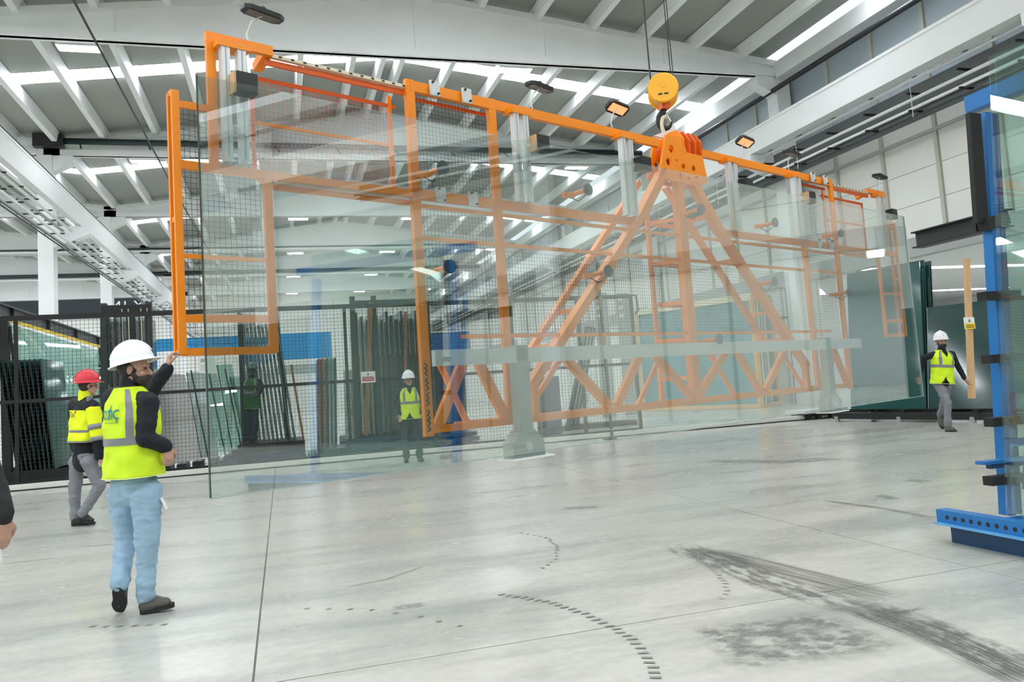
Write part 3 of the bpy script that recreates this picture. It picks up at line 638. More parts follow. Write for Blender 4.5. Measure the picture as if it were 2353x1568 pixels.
disc(HK, .205, .10, .15).build('cover_disc', YELLOW, hb); disc(HK, .18, -.15, .09).build('pulley_housing', YELLOW, hb); disc(HK, .205, -.20, -.15).build('cover_disc', YELLOW, hb)
for o_ in (-.045, .035): MB().bar(HK + ax * .1515 + sx * (o_ - .028) + Vector((0, 0, -.09)), HK + ax * .1515 + sx * (o_ + .028) + Vector((0, 0, -.09)), .004, .024, side=ax.cross(sx)).build('worn_mark', DARKPR, hb)
MB().tube([HK + ax * .1 + Vector((0, 0, .03)), HK + ax * .157 + Vector((0, 0, .03))], .035, 14).build('axle_nut', YELLOW, hb)
MB().bar(HK + Vector((0, 0, -.16)), HK + Vector((0, 0, -.26)), .12, .12).build('swivel', ORANGED, hb)
hp = []
for k in range(14):
    a = math.radians(100 + 250 * k / 13); hp.append(HK + Vector((0, 0, -.41)) + sx * (.085 * math.cos(a)) + Vector((0, 0, .115 * math.sin(a))))
MB().tube([HK + Vector((0, 0, -.22))] + hp, [.034, .036] + [.046] * 8 + [.038, .03, .024, .018, .012], 10).build('hook', BLACK, hb, smooth=True)
MB().bar(HK + Vector((0, 0, -.33)) + sx * .02, HK + Vector((0, 0, -.45)) + sx * .075, .014, .02).build('safety_latch', LIGHTST, hb)
for s, t in ((-.15, -.17), (-.15, .02), (.13, -.12), (.15, .05)):
    p = HK + sx * s + ax * t + Vector((0, 0, .05)); q = Vector((p.x - .05, p.y, 10.95)); MB().tube([p, q], .007, 6).build('rope', BLACK, hb)

# ------------------------------------------------------------------ floor rail and safety fence
r1 = struct('trim_5', MB().box((-9, 17.48, .025), (14.0, 17.60, .12)), mat('white_floor_rail', (.74, .74, .70), .4), 'white guide rail on the floor in front of the fence')
MB().box((-9, 17.46, 0), (14.0, 17.62, .025)).build('rail_edge', BLACK, r1)
fe = thing('safety_fence', 'tall dark wire mesh safety fence behind the glass and the workers', 'fence', (0, 18.1, 0))
FY = 18.1; posts = [-8.9, -5.1, -2.68, -.84, 1.4, 3.3, 5.3, 7.0, 8.45]
for x in posts:
    fp = MB().box((x - .035, FY - .035, 0.0), (x + .035, FY + .035, 3.42)).build('fence_post', BLACK, fe)
    MB().box((x - .09, FY - .09, 0), (x + .09, FY + .09, .015)).build('base_plate', BLACK, fp)
for z, hgt in ((3.40, .05), (1.72, .035), (.10, .035)): MB().box((posts[0], FY - .03, z - hgt), (posts[-1], FY + .03, z + hgt)).build('fence_rail', BLACK, fe)
for a, c in zip(posts, posts[1:]):
    b = MB(); n = round((c - a) / .078); th = .0055
    for i in range(1, n): x = a + (c - a) * i / n; b.box((x - th / 2, FY - .02, .12), (x + th / 2, FY - .02 + th, 3.38))
    for j in range(1, 42): z = .1 + 3.28 * j / 42; b.box((a, FY - .02 + th, z - th / 2), (c, FY - .02 + 2 * th, z + th / 2))
    b.build('wire_mesh', BLACK, fe, kind='stuff')
MB().tube([(8.45, FY, 3.42), (8.6, FY, 3.42), (8.62, FY, 3.05), (8.55, FY, 2.95)], .03, 6).build('end_hook', BLACK, fe)
def sheet_sign(nm, label, cat, px, py, w, h, y, m=PAPER):
    c = onp(px, py, 1, y); t = thing(nm, label, cat, c); MB().box((c.x - w / 2, y - .004, c.z - h / 2), (c.x + w / 2, y, c.z + h / 2)).build('sheet', m, t); return t, c
t, c = sheet_sign('notice_sign', 'white fence sign with a red prohibition band and small person symbol', 'sign', 846, 867, .32, .25, FY - .06)
MB().box((c.x - .13, FY - .067, c.z - .09), (c.x + .13, FY - .0645, c.z - .01)).build('red_band', RED, t); MB().box((c.x - .13, FY - .067, c.z - .002), (c.x + .13, FY - .0645, c.z + .012)).build('print_line', DARKPR, t)
MB().box((c.x - .08, FY - .069, c.z - .055), (c.x + .08, FY - .0672, c.z - .045)).build('print_line', PAPER, t)
MB().ell((c.x - .0, FY - .065, c.z + .06), (.022, .003, .022)).build('symbol', DARKPR, t)
t, c = sheet_sign('posted_paper', 'white printed paper hung on the fence left of the glass edge', 'paper', 466, 839, .16, .34, FY - .06)
MB().box((c.x - .04, FY - .067, c.z + .06), (c.x + .04, FY - .0645, c.z + .13)).build('picture', TRIMG, t)
for k in range(4): MB().box((c.x - .05, FY - .067, c.z - .12 + k * .035), (c.x + .05, FY - .0645, c.z - .11 + k * .035)).build('print_line', TRIMG, t)
sheet_sign('posted_paper', 'pale green tinted paper seen through the left edge of the hanging glass', 'paper', 486, 840, .15, .34, FY - .06, mat('pale_green_paper', (.60, .75, .66), .6))
ORD = 'first second third fourth fifth sixth seventh eighth ninth tenth eleventh twelfth thirteenth'.split()
# ------------------------------------------------------------------ glass racks behind the fence and the sheets standing in them
def lean_sheet(name, label, group, c0, c1, top0, top1, th, m, edge=None):
    # a sheet standing on the edge c0-c1 with its upper corners at top0, top1
    c0, c1, top0, top1 = map(Vector, (c0, c1, top0, top1)); n = (c1 - c0).cross(top0 - c0).normalized() * th
    t = tag(MB().prism([c0, c1, top1, top0], n).build(name, m), label, 'glass sheet', group)
    if edge: 
        d = (top0 - c0).normalized(); MB().bar(c0 + n / 2 - (c1 - c0).normalized() * .004, top0 + n / 2 - (c1 - c0).normalized() * .004, th * .9, .008, side=n).build('pale_edge', edge, t)
    return t
def rack_base(t, x0, x1, y0, y1, z1, m=DARKG, wheels=True):
    MB().box((x0, y0, .10), (x1, y0 + .14, z1)).build('long_beam', m, t); MB().box((x0, y1 - .14, .10), (x1, y1, z1)).build('long_beam', m, t)
    n = max(2, int((x1 - x0) / .7) + 1)
    for i in range(n):
        x = x0 + .06 + (x1 - x0 - .12) * i / (n - 1); MB().box((x - .05, y0 + .14, .12), (x + .05, y1 - .14, z1 - .01)).build('cross_beam', m, t)
        if wheels: MB().tube([(x, y0 + .05, .0), (x, y0 + .05, .10)], [.07, .03], 10).build('foot', m, t); MB().tube([(x, y1 - .05, .0), (x, y1 - .05, .10)], [.07, .03], 10).build('foot', m, t)
# far left: black posts and a fan of dark sheets
t = thing('glass_rack', 'black glass rack at the far left behind the fence', 'rack', (-5.0, 19.4, 0))
rack_base(t, -6.3, -4.2, 18.6, 20.6, .30, BLACK)
for x, dxt in ((-5.95, .0), (-5.5, -.12)): MB().bar((x, 18.9, .2), (x + dxt, 19.2, 3.45), .16, .16).build('post', BLACK, t)
MB().bar((-5.2, 19.0, .2), (-5.52, 19.2, 3.35), .05, .05).build('prop', BLACK, t)
for i in range(9):
    x = -5.30 + .085 * i
    lean_sheet('dark_glass_sheet', ORD[i] + ' dark green sheet from the left in the slanted far left stack', 'dark sheets on the far left rack', (x, 18.75, .30), (x, 20.5, .30), (x - .34 + .012 * i, 18.75, 2.60), (x - .34 + .012 * i, 20.5, 2.60), .03, GLASSG, DARKG)
lean_sheet('pale_glass_sheet', 'big pale clear sheet leaning behind the red helmet worker', None, (-5.6, 20.9, .30), (-3.85, 20.9, .30), onp(12, 742, 1, 21.2), onp(226, 806, 1, 21.2), .02, GLASS2)
for k, dx_ in enumerate((0, .12)):
    tag(MB().bar((-3.72 + dx_, 20.6, .1), (-3.98 + dx_, 20.9, 2.75), .045, .06).build('leaning_bar', BLACK), f'slim black bar leaning behind the red helmet worker, {"left" if k == 0 else "right"} one of the pair', 'bar', 'leaning bars')
# longitudinal storage beam on the left with its yellow edge
t = thing('storage_beam', 'dark steel storage beam with yellow edge running above the far left sheets', 'steel beam', (-6.0, 22, 3.6))
b = MB(); b.box((-6.06, 16, 3.68), (-6.02, 31, 3.98)); b.box((-6.14, 16, 3.95), (-5.94, 31, 3.99)); b.box((-6.14, 16, 3.67), (-5.94, 31, 3.70)); b.build('beam', mat('dark_violet_steel', (.05, .05, .06), .4), t)
MB().box((-5.95, 16, 3.60), (-5.90, 31, 3.665)).build('yellow_edge', YPRINT, t)
for k in range(5):
    MB().box((-6.02, 18 + 3.0 * k, 3.70), (-5.95, 18.05 + 3.0 * k, 3.95)).build('web_stiffener', BLACK, t)
for y in (16.2, 30.8): MB().box((-6.12, y - .08, 0), (-5.96, y + .08, 3.67)).build('support', BLACK, t)
# comb rack behind the man with the raised arm
t = thing('comb_rack', 'tall black comb rack with separator rods behind the white helmet of the nearest worker', 'rack', (-3.2, 19.3, 0))
rack_base(t, -3.75, -2.65, 18.6, 20.4, .26, BLACK)
for x in (-3.64, -2.74): MB().bar((x, 18.75, .2), (x - .02, 19.0, 3.75), .13, .13).build('post', DARKG, t)
MB().bar((-3.7, 18.95, 3.62), (-2.7, 18.95, 3.62), .10, .16).build('top_bar', BLACK, t)
MB().bar((-3.1, 18.85, .2), (-3.1, 18.98, 3.72), .10, .08).build('post', DARKG, t)
for k in range(7):
    x = -3.52 + .125 * k; MB().tube([(x, 18.8, 3.6), (x + .03, 18.75, 1.6)], .010, 5).build('separator_rod', CREAM if k in (2, 3, 5, 6) else BLACK, t)
for k in range(7): lean_sheet('dark_glass_sheet', ORD[k] + ' dark sheet from the left slotted in the black comb rack', 'dark sheets in the comb rack', (-3.55 + .125 * k, 18.85, .26), (-3.55 + .125 * k, 20.3, .26), (-3.59 + .125 * k, 18.95, 3.45), (-3.59 + .125 * k, 20.3, 3.45), .03, GLASSG)
# pale sheets leaning between the comb rack and the fan rack
t = thing('sheet_cradle', 'low dark floor frame carrying the pale leaning sheets', 'rack', (-1.9, 19.2, 0))
b = MB()
for k in range(7): b_ = MB().box((-2.9 + .32 * k, 18.8 - .02 * k, .0), (-2.72 + .32 * k, 19.6, .10 + .03 * k)).build('step_block', BLACK, t)
lean_sheet('filmed_glass_sheet', 'white filmed sheet with grey speckles leaning right of the nearest worker', None, (-2.75, 19.2, .10), (-1.62, 19.0, .26), (-2.95, 19.6, 2.25), (-2.12, 19.5, 2.12), .03, FILM)
for k, (x, w_, z_) in enumerate(((-2.05, .35, 2.15), (-1.72, .30, 2.1), (-1.42, .32, 2.3), (-1.15, .28, 2.0))):
    lean_sheet('pale_glass_sheet', ['pale green sheet leaning directly right of the filmed sheet', 'second pale green sheet right of the filmed sheet', 'third pale green sheet, the tallest of the leaning row', 'last pale green sheet before the fan shaped rack'][k], None, (x + .28, 19.0 + .1 * k, .25 + .06 * k), (x + .28 + w_, 19.0 + .1 * k, .25 + .06 * k), (x, 19.3 + .1 * k, z_), (x + w_, 19.3 + .1 * k, z_), .03, GLASS2 if k else mat('pale_sheet', (.42, .55, .52), .1), DARKG)
for k in range(3): tag(MB().bar((-1.62 + .36 * k, 18.9, .2), (-1.95 + .36 * k, 19.15, 2.2), .03, .03).build('leaning_bar', DARKG), ['thin dark rod leaning between the filmed sheet and the pale sheets', 'thin dark rod leaning between two pale sheets', 'thin dark rod leaning just left of the fan shaped rack'][k], 'bar')
# fan rack with the dim person on its step
t = thing('fan_rack', 'dark rack with fan shaped stack of leaning sheets behind the orange handle frame', 'rack', (-.2, 19.6, 0))
for k in range(5): MB().box((-1.50 + .12 * k, 18.55 + .13 * k, .09 * k), (.45, 20.9, .09 * (k + 1))).build('step', [DARKG, NAVYST, NAVYST, DARKG, BLACK][k], t)
MB().bar((.10, 19.2, .4), (-.08, 19.5, 3.55), .10, .10).build('post', DARKG, t)
MB().bar((-.85, 19.2, .4), (-.85, 19.3, 3.45), .08, .08).build('post', DARKG, t)
for k in range(11):
    x = -.72 + .095 * k
    lean_sheet('grey_glass_sheet', ORD[k] + ' sheet from the left in the fan shaped stack behind the handle frame', 'sheets in the fan rack', (x - .02, 19.0, .45), (x - .02, 20.7, .45), (x - .22 - .012 * k, 19.3, 3.35), (x - .22 - .012 * k, 20.7, 3.35), .05, mat('grey_green_sheet', (.045, .085, .085), .12, var=.2) if k % 2 else GLASSG, GLASSE)
tag(MB().bar((.42, 19.0, .45), (.22, 19.3, 2.2), .05, .12).build('wooden_board', WOOD), 'brown wooden board leaning at the right edge of the fan rack', 'board')
# the little stack and the zigzag sheet
for k in range(5):
    x = .82 + .09 * k; lean_sheet('brown_sheet' if k < 2 else 'grey_sheet', ORD[k] + ' thin sheet from the left in the narrow brown and grey stack', 'narrow stack of sheets', (x - .05, 19.4, .10), (x - .05, 20.6, .10), (x + .02, 19.4, 2.32), (x + .02, 20.6, 2.32), .06, WOOD if k < 2 else GLASST if k == 3 else mat('grey_green_sheet', (.045, .085, .085), .12))
t = lean_sheet('zigzag_sheet', 'pale sheet with grey zigzag scrawl beside the tall centre rack', None, (1.02 + .35, 19.3, .05), (1.75, 19.3, .05), (1.42, 19.5, 2.0), (1.78, 19.5, 2.0), .03, FILM)
for k in range(3):
    pts = [Vector((1.44 + .06 * (i % 2) + .11 * k, 19.285 + .05 * (1 - i / 7) * -0, 1.75 - i * .19)) for i in range(8)]
    pts = [Vector((p.x, 19.255 + .2 * p.z / 2.0, p.z)) for p in pts]
    MB().tube(pts, .012, 5).build('scrawl', TRIMG, t)
tag(MB().box((.55, 18.7, 0), (1.45, 20.8, .10)).box((.8, 18.9, .10), (1.4, 20.7, .2)).build('floor_pallet', DARKG), 'low dark pallet under the narrow stack of sheets', 'pallet')
# tall centre rack
t = thing('glass_rack', 'tall dark green rack full of upright sheets behind the worker in the open lime vest', 'rack', (2.3, 19.3, 0))
rack_base(t, 1.35, 3.35, 18.7, 20.9, .40, NAVYST)
for z in (.16, .30): MB().box((1.2, 18.62, z), (3.4, 18.70, z + .06)).build('front_rail', NAVYST, t)
for x in (1.62, 2.12): MB().bar((x, 18.8, .3), (x + .04, 18.95, 3.72), .12, .12).build('post', DARKG, t)
MB().bar((3.22, 18.8, .3), (3.30, 18.95, 3.55), .12, .12).build('post', DARKG, t)
MB().bar((1.6, 18.95, 3.55), (3.35, 18.95, 3.55), .12, .14).build('top_bar', DARKG, t)
for k in range(12): MB().tube([(1.76 + .12 * k, 18.9, 3.5), (1.76 + .12 * k, 18.85, 2.3)], .010, 5).build('separator_rod', GREYST, t)
for k in range(13):
    x = 1.70 + .118 * k; lean_sheet('dark_glass_sheet', ORD[k] + ' dark sheet from the left in the tall centre rack', 'dark sheets in the centre rack', (x, 18.95, .40), (x, 20.8, .40), (x + .03, 19.05, 3.35 - .1 * (k % 3)), (x + .03, 20.8, 3.35 - .1 * (k % 3)), .055, GLASSG, mat('grey_edge', (.10, .14, .145), .3) if k % 2 else DARKG)
tag(MB().bar((1.80, 18.68, .45), (2.08, 18.86, 3.55), .10, .16, side=(0, 1, 0)).build('wooden_board', WOOD), 'tall brown board leaning slanted against the centre rack', 'board')
tag(MB().bar((2.78, 18.74, 1.6), (2.90, 18.86, 3.30), .06, .14, side=(0, 1, 0)).build('wooden_board', WOOD), 'shorter brown board high on the centre rack above the worker', 'board')
t = thing('low_pallet', 'low navy blue stacked pallet right of the centre rack', 'pallet', (3.85, 18.9, 0))
for k in range(3): MB().box((3.45, 18.5 + .03 * k, .02 + .12 * k), (4.5 - .05 * k, 20.0, .11 + .12 * k)).build('board', NAVYST, t)
t = thing('blue_rack_reflection', 'solid copy of the blue rack reflection behind the crossed orange braces', 'rack', (4.2, 20.4, 0))  # solid body standing in for the blue rack's reflection in the glass
MB().box((3.75, 20.2, .1), (4.55, 20.8, 2.35)).build('body', NAVYST, t); MB().box((3.70, 20.15, 2.38), (4.75, 20.85, 2.85)).build('blue_box', BLUE, t); MB().box((3.68, 20.13, 2.86), (4.78, 20.87, 2.9)).build('white_edge', PAPER, t)
for x in (3.78, 4.5): MB().box((x - .04, 20.14, 0), (x + .04, 20.2, 2.38)).build('post', BLACK, t)
# banded mast built solid in place of a rack reflection in the sheet
c = onp(1378, 690, 1, 17.0); t = thing('mast_reflection', 'banded rack reflection built as a slim black mast behind the glass', 'mast', (c.x, 17.0, 0))
MB().tube([(c.x + .05, 17.0, 0), (c.x, 17.0, 4.45)], .035, 8).build('mast', BLACK, t)
for z in (4.45, 4.1, 3.3, 2.4): MB().tube([(c.x + .02, 17.0, z - .3), (c.x + .02, 17.0, z)], .045, 8).build('brown_band', WOOD, t)
MB().tube([(c.x, 17.0, 0), (c.x, 17.0, .04)], .16, 14).build('base_plate', BLACK, t)
# glazed pack on its crate frame further back
cr2 = thing('glass_pack', 'large teal glass pack framed by pale wooden edge beams beyond the fence', 'glass pack', (15.5, 27, 0))
A, B_, C_ = Vector((13.73, 29.08, 0)), Vector((16.02, 24.35, 0)), Vector((17.4, 25.3, 0)); D_ = A + C_ - B_; hz = 4.0; up_ = Vector((0, 0, 1))
MB().prism([A + up_ * .12, B_ + up_ * .12, C_ + up_ * .12, D_ + up_ * .12], (0, 0, hz - .3)).build('glass_block', GLASST, cr2)
for k in range(4): 
    o = (C_ - B_).normalized() * (.12 + .28 * k); MB().bar(B_ + o - (C_ - B_).normalized() * 0 + (B_ - A).normalized() * .02 + up_ * .15, B_ + o + (B_ - A).normalized() * .02 + up_ * (hz - .1), .05, .03).build('edge_strip', [PINE, CREAM, GREYST, CREAM][k], cr2)
for p, q in ((A, B_), (B_, C_), (C_, D_), (D_, A)): MB().bar(p + up_ * (hz - .06), q + up_ * (hz - .06), .16, .22).build('top_beam', PINE if p == B_ else CREAM, cr2); MB().bar(p + up_ * .08, q + up_ * .08, .16, .14).build('bottom_beam', PINE, cr2)
for p in (A, B_, C_, D_): MB().bar(p, p + up_ * hz, .14, .14).build('corner_post', mat('ochre_wood', (.62, .30, .04), .6), cr2)
for k in range(3): q = A + (B_ - A).normalized() * .08 * k + (A - D_).normalized() * .08; MB().bar(q + up_ * .1, q + up_ * hz, .03, .03).build('edge_strip', CREAM, cr2)
tag(MB().box((18.2, 25.2, 0), (18.45, 25.45, 4.3)).bar((16.6, 25.3, 3.2), (18.3, 25.3, 3.2), .06, .08).build('black_mast', BLACK), 'thick black mast with a horizontal arm right of the teal glass pack', 'mast')
for k, (x, y) in enumerate(((11.2, 26.5), (12.2, 26.8))):
    t = thing('sheet_holder', ['grey slotted holder standing left of the teal glass pack', 'second grey slotted holder close to the teal glass pack'][k], 'rack', (x, y, 0))
    MB().box((x - .25, y, 0), (x + .25, y + .1, 4.5)).build('plate', GREYST, t)
    for z in (3.6, 3.9, 4.2): MB().box((x - .2, y - .02, z), (x - .05, y, z + .12)).build('slot', PAPER, t)
# dark reflection in the sheet, built as a solid slanted rack between the braces
t = thing('slanted_reflection', 'dark slanted reflection with pale edges, built solid between orange braces', 'rack', (8.2, 21.5, 0))
MB().bar((7.85, 21.5, 0), (8.7, 21.5, 2.9), .3, .22, side=(0, 1, 0)).build('slanted_body', DARKG, t)
for k in range(3): MB().bar((7.80 + .11 * k, 21.32, .1), (8.58 + .10 * k, 21.32, 2.85), .02, .03, side=(0, 1, 0)).build('pale_edge', GLASSE, t)
MB().box((7.4, 21.2, 0), (9.8, 22.0, .14)).build('base', BLACK, t)
tag(MB().box((6.6, 20.2, 0), (7.15, 20.7, 1.55)).build('dark_box_reflection', BLACK, bevel=.02), 'dark reflection built as a plain black box behind the fence near the grey post', 'cabinet')  # solid box standing in for a dark reflection in the sheet
# end of the hall: long blue gantry and a dark board with lettering
t = thing('blue_gantry', 'long bright blue gantry crossing the far end of the hall', 'gantry', (-2, 60, 0))
for x0, x1, z0, z1 in ((-9.5, -2.6, 5.35, 6.2), (-.3, 3.6, 4.3, 6.2), (-2.6, -.3, 5.5, 6.0)): MB().box((x0, 60, z0), (x1, 60.5, z1)).build('beam', GANTRYB, t)
for x in (-9.3, -2.5, 3.4): MB().box((x - .2, 60.1, 0), (x + .2, 60.4, 5.4)).build('leg', GREYST, t)
MB().box((-.3, 60.05, 3.2), (3.6, 60.4, 3.9)).build('lower_rail', GREYST, t)
a, b_ = onp(-60, 692, 1, 58.0), onp(325, 684, 1, 58.0)
t = thing('dark_board', 'long dark board with white lettering between the left columns', 'board', (b_.x, 58, 0))
MB().box((a.x, 58, b_.z - 1.3), (b_.x, 58.12, b_.z)).build('panel', mat('dark_slate_panel', (.012, .02, .026), .4), t)
MB().box((a.x, 57.98, b_.z - 1.36), (b_.x, 58.13, b_.z - 1.3)).build('lower_edge', TRIMG, t)
c = onp(300, 704, 1, 57.98); flat_text('lettering', 'M1 X4', .95, PAPER, c, (1, 0, 0), (0, 0, 1), t)
for x in (a.x + .3, b_.x - .3): MB().box((x - .1, 58.12, 0), (x + .1, 58.3, b_.z)).build('support', TRIMG, t)
# right: dark sheets on a long base behind the walking worker, with a wooden board and warning sign
t = thing('glass_rack', 'long low black rack behind the worker walking on the right', 'rack', (13.2, 14.5, 0))
p0, p1 = Vector((12.75, 16.3, 0)), Vector((13.9, 11.2, 0)); dr = (p1 - p0).normalized(); nr = Vector((dr.y, -dr.x, 0)) * -1
if nr.x < 0: nr = -nr
MB().bar(p0 + up_ * .13, p1 + up_ * .13, .26, .14).build('long_beam', BLACK, t); MB().bar(p0 + nr * 1.6 + up_ * .13, p1 + nr * 1.6 + up_ * .13, .26, .14).build('long_beam', BLACK, t)
for k in range(4):
    q = p0 + dr * (.1 + 1.65 * k); MB().bar(q + up_ * .2, q + nr * 1.6 + up_ * .2, .12, .12).build('cross_beam', BLACK, t); MB().tube([q + up_ * .0 - nr * .1, q + up_ * .12 - nr * .1], .06, 10).build('foot', GREYST, t)
for k in range(4):
    q = p0 + dr * (.15 + 1.5 * k) + nr * 1.2; MB().bar(q, q + up_ * (3.3 if k < 2 else 2.3), .12, .12).build('post', DARKG, t)
for k in range(6):
    o = nr * (.15 + .13 * k); a0 = p0 + dr * (.35 + .07 * k) + o + up_ * .27; a1 = p0 + dr * (2.25 - .03 * k) + o + up_ * .27; hh = (3.25, 3.1, 3.3, 2.9, 3.2, 3.3)[k]
    lean_sheet('dark_glass_sheet', ORD[k] + ' large dark teal sheet from the front on the long black rack', 'sheets on the right rack', a0, a1, a0 + nr * .35 + up_ * hh, a1 + nr * .35 + up_ * hh, .025, mat('dark_teal_glass', (.03, .10, .095), .07, var=.35, scale=.7, spec=.7) if k < 2 else GLASSG, GLASSE)
for k in range(3):
    o = nr * (.10 + .14 * k); a0 = p0 + dr * (2.35 + .1 * k) + o + up_ * .27; a1 = p0 + dr * 5.15 + o + up_ * .27
    lean_sheet('dark_glass_sheet', ORD[k] + ' smaller dark sheet from the front at the rack end behind the walking worker', 'smaller sheets on the right rack', a0, a1, a0 + nr * .35 + up_ * 2.2, a1 + nr * .35 + up_ * 2.2, .025, GLASSG, GLASSE)
wb = thing('wooden_board', 'upright pine board carrying a yellow warning sign right of the walking worker', 'board', onp(2232, 915, 1, 11.9))
MB().bar(onp(2233, 916, 1, 11.9), onp(2221, 595, 1, 11.9), .11, .07).build('board', PINE, wb)
c = onp(2226, 743, 1, 11.84); ws = thing('warning_sign', 'small white and yellow warning sign fixed on the pine board', 'sign', c)
MB().box((c.x - .12, 11.82, c.z - .11), (c.x + .12, 11.835, c.z + .11)).build('plate', PAPER, ws); MB().box((c.x - .12, 11.814, c.z - .11), (c.x + .12, 11.819, c.z - .005)).build('yellow_field', YPRINT, ws)
for k in range(2): MB().box((c.x - .09, 11.810, c.z - .05 - .035 * k), (c.x + .09, 11.8135, c.z - .038 - .035 * k)).build('print_line', DARKPR, ws)
MB().prism([(c.x - .035, 11.815, c.z + .02), (c.x + .035, 11.815, c.z + .02), (c.x, 11.815, c.z + .085)], (0, .004, 0)).build('triangle', WOOD, ws)
ct = thing('transport_dolly', 'flat pale dolly on small wheels at the end of the floor rail', 'dolly', (13.3, 17.7, 0))
MB().box((12.6, 17.3, .16), (13.9, 18.1, .24)).build('deck', LIGHTST, ct)
for x in (12.8, 13.1, 13.5, 13.75): MB().tube([(x, 17.38, .08), (x, 17.46, .08)], .08, 12).build('wheel', BLACK, ct); MB().tube([(x, 17.95, .08), (x, 18.03, .08)], .08, 12).build('wheel', BLACK, ct)
MB().box((12.7, 17.4, .08), (13.8, 18.0, .16)).build('chassis', BLACK, ct)
tag(MB().box((15.6, 17.0, 0), (16.1, 17.5, 4.9)).build('grey_pillar', BEAMW), 'pale square pillar standing in the opening behind the dark sheets', 'pillar')
# unseen rack added on the right to darken what the hanging sheet mirrors
t = thing('glass_rack', 'added unseen dark rack beside the camera, mirrored in the hanging sheet', 'rack', (14.6, -4.6, 0))
for x in (14.4, 15.9): MB().box((x - .1, -8.7, .05), (x + .1, -.7, .3)).build('long_beam', BLACK, t)
for y in (-8.4, -4.7, -1.0): MB().bar((14.4, y, .2), (14.9, y, 4.0), .12, .12, side=(0, 1, 0)).build('post', BLACK, t); MB().box((14.5, y - .06, .1), (15.8, y + .06, .25)).build('cross_beam', BLACK, t)
for k in range(5): lean_sheet('dark_glass_sheet', ORD[k] + ' dark sheet from the front on the added unseen rack beside the camera', 'added sheets beside the camera', (14.75 + .12 * k, -8.3, .30), (14.75 + .12 * k, -.9, .30), (15.1 + .12 * k, -8.3, 3.9), (15.1 + .12 * k, -.9, 3.9), .03, mat('matt_black_green_glass', (.010, .03, .028), .5))
# blue A-frame rack at the right edge
br_ = thing('blue_rack', 'bright blue steel glass rack with perforated base rail at the right edge', 'rack', (5.2, 4.2, 0))
XB = 4.72
def bx(px, py): return onp(px, py, 0, XB)
y1 = bx(2152, 1185).y; z0 = bx(2152, 1203).z; zt = bx(2152, 1175).z
y0_ = y1 - 3.4
MB().box((XB, y0_, z0 + .012), (XB + .02, y1, zt)).build('perforated_rail', BLUE, br_)
MB().box((XB - .035, y0_, z0), (XB + .12, y1, z0 + .014)).build('rail_flange', mat('pale_blue_enamel', (.12, .38, .68), .35), br_); MB().box((XB, y0_, zt), (XB + .10, y1, zt + .014)).build('rail_flange', BLUE, br_)
hb2 = MB(); 
for k in range(44): hb2.tube([(XB - .002, y1 - .10 - .072 * k, (z0 + zt) / 2 + .012), (XB + .001, y1 - .10 - .072 * k, (z0 + zt) / 2 + .012)], .017, 10)
hb2.build('hole', BLACK, br_, kind='stuff')
MB().box((XB + .06, y0_, .0), (XB + .25, y1 - .06, z0)).build('base_beam', NAVYST, br_)
MB().box((XB + .25, y0_, .02), (XB + 1.2, y1 - .05, .12)).build('deck', BLUE, br_)
pf = Vector((5.42, 5.02, .12)); ptp = onp(2262, 262, 1, 5.02)
b = MB().bar(pf, ptp, .09, .075, side=(1, 0, 0)); b.build('upright', BLUE, br_)
p2_ = pf + Vector((.08, .01, 0)); b = MB().bar(p2_, ptp + Vector((.08, .01, 0)), .07, .085, side=(1, 0, 0)); b.build('upright_web', mat('deep_blue_enamel', (.005, .04, .20), .35), br_)
pf2 = pf + Vector((0, -2.6, 0)); MB().bar(pf2, ptp + Vector((0, -2.6, 0)), .09, .13, side=(1, 0, 0)).build('upright', BLUE, br_)
tb = onp(2226, 242, 1, 5.35); MB().bar(tb, (tb.x, tb.y - 3.5, tb.z), .09, .14).build('top_bar', BLUE, br_)
fa, fb = onp(2254, 512, 1, 5.0), onp(2236, 262, 1, 5.0); MB().bar(fa, fb, .045, .115, side=(1, 0, 0)).build('rubber_fender', RUBBER, br_)
for px, py in ((2262, 682), (2272, 826), (2278, 970), (2276, 1104)):
    c = onp(px, py, 1, 4.97); MB().box((c.x - .055, 4.90, c.z - .034), (c.x + .30, 4.99, c.z + .034)).build('rubber_pad', RUBBER, br_)
c = onp(2262, 1062, 1, 4.98); MB().box((c.x - .08, 4.9, c.z - .012), (c.x + .5, 4.99, c.z + .012)).build('shelf_arm', BLUE, br_); MB().box((c.x + .0, 4.92, c.z - .05), (c.x + .5, 4.97, c.z - .012)).build('shelf_arm', NAVYST, br_)
c = onp(2290, 1020, 1, 4.98); MB().box((c.x, 4.92, c.z - .03), (c.x + .5, 4.97, c.z + .03)).build('crossbar', BLUE, br_)
MB().bar((5.6, 4.95, .3), (6.2, 4.95, 2.9), .08, .08, side=(0, 1, 0)).build('back_strut', BLUE, br_)
kb = [onp(2106, 553, 0, 5.75), onp(2240, 525, 0, 5.75)]
ib = thing('steel_beam', 'dark steel I-beam reaching out behind the top of the blue rack', 'steel beam', (5.75, 5.5, 2.45))
yb0, yb1, zb = kb[0].y + .0, 4.99, kb[0].z
MB().box((5.745, yb1, zb - .07), (5.765, yb0, zb + .07)).build('web', mat('dark_grey_steel', (.035, .036, .038), .45), ib)
for z in (zb - .075, zb + .065): MB().box((5.69, yb1, z), (5.82, yb0, z + .012)).build('flange', BLACK, ib)
for y in (5.2, 5.25): MB().box((5.70, y, zb - .06), (5.745, y + .02, zb + .06)).build('stiffener', BLACK, ib)
MB().bar((5.75, 5.02, zb), (5.5, 5.0, zb - .06), .10, .10).build('bracket', RUBBER, ib)
g0, g1 = onp(2312, 1182, 1, 4.86), onp(2272, 128, 1, 4.86)
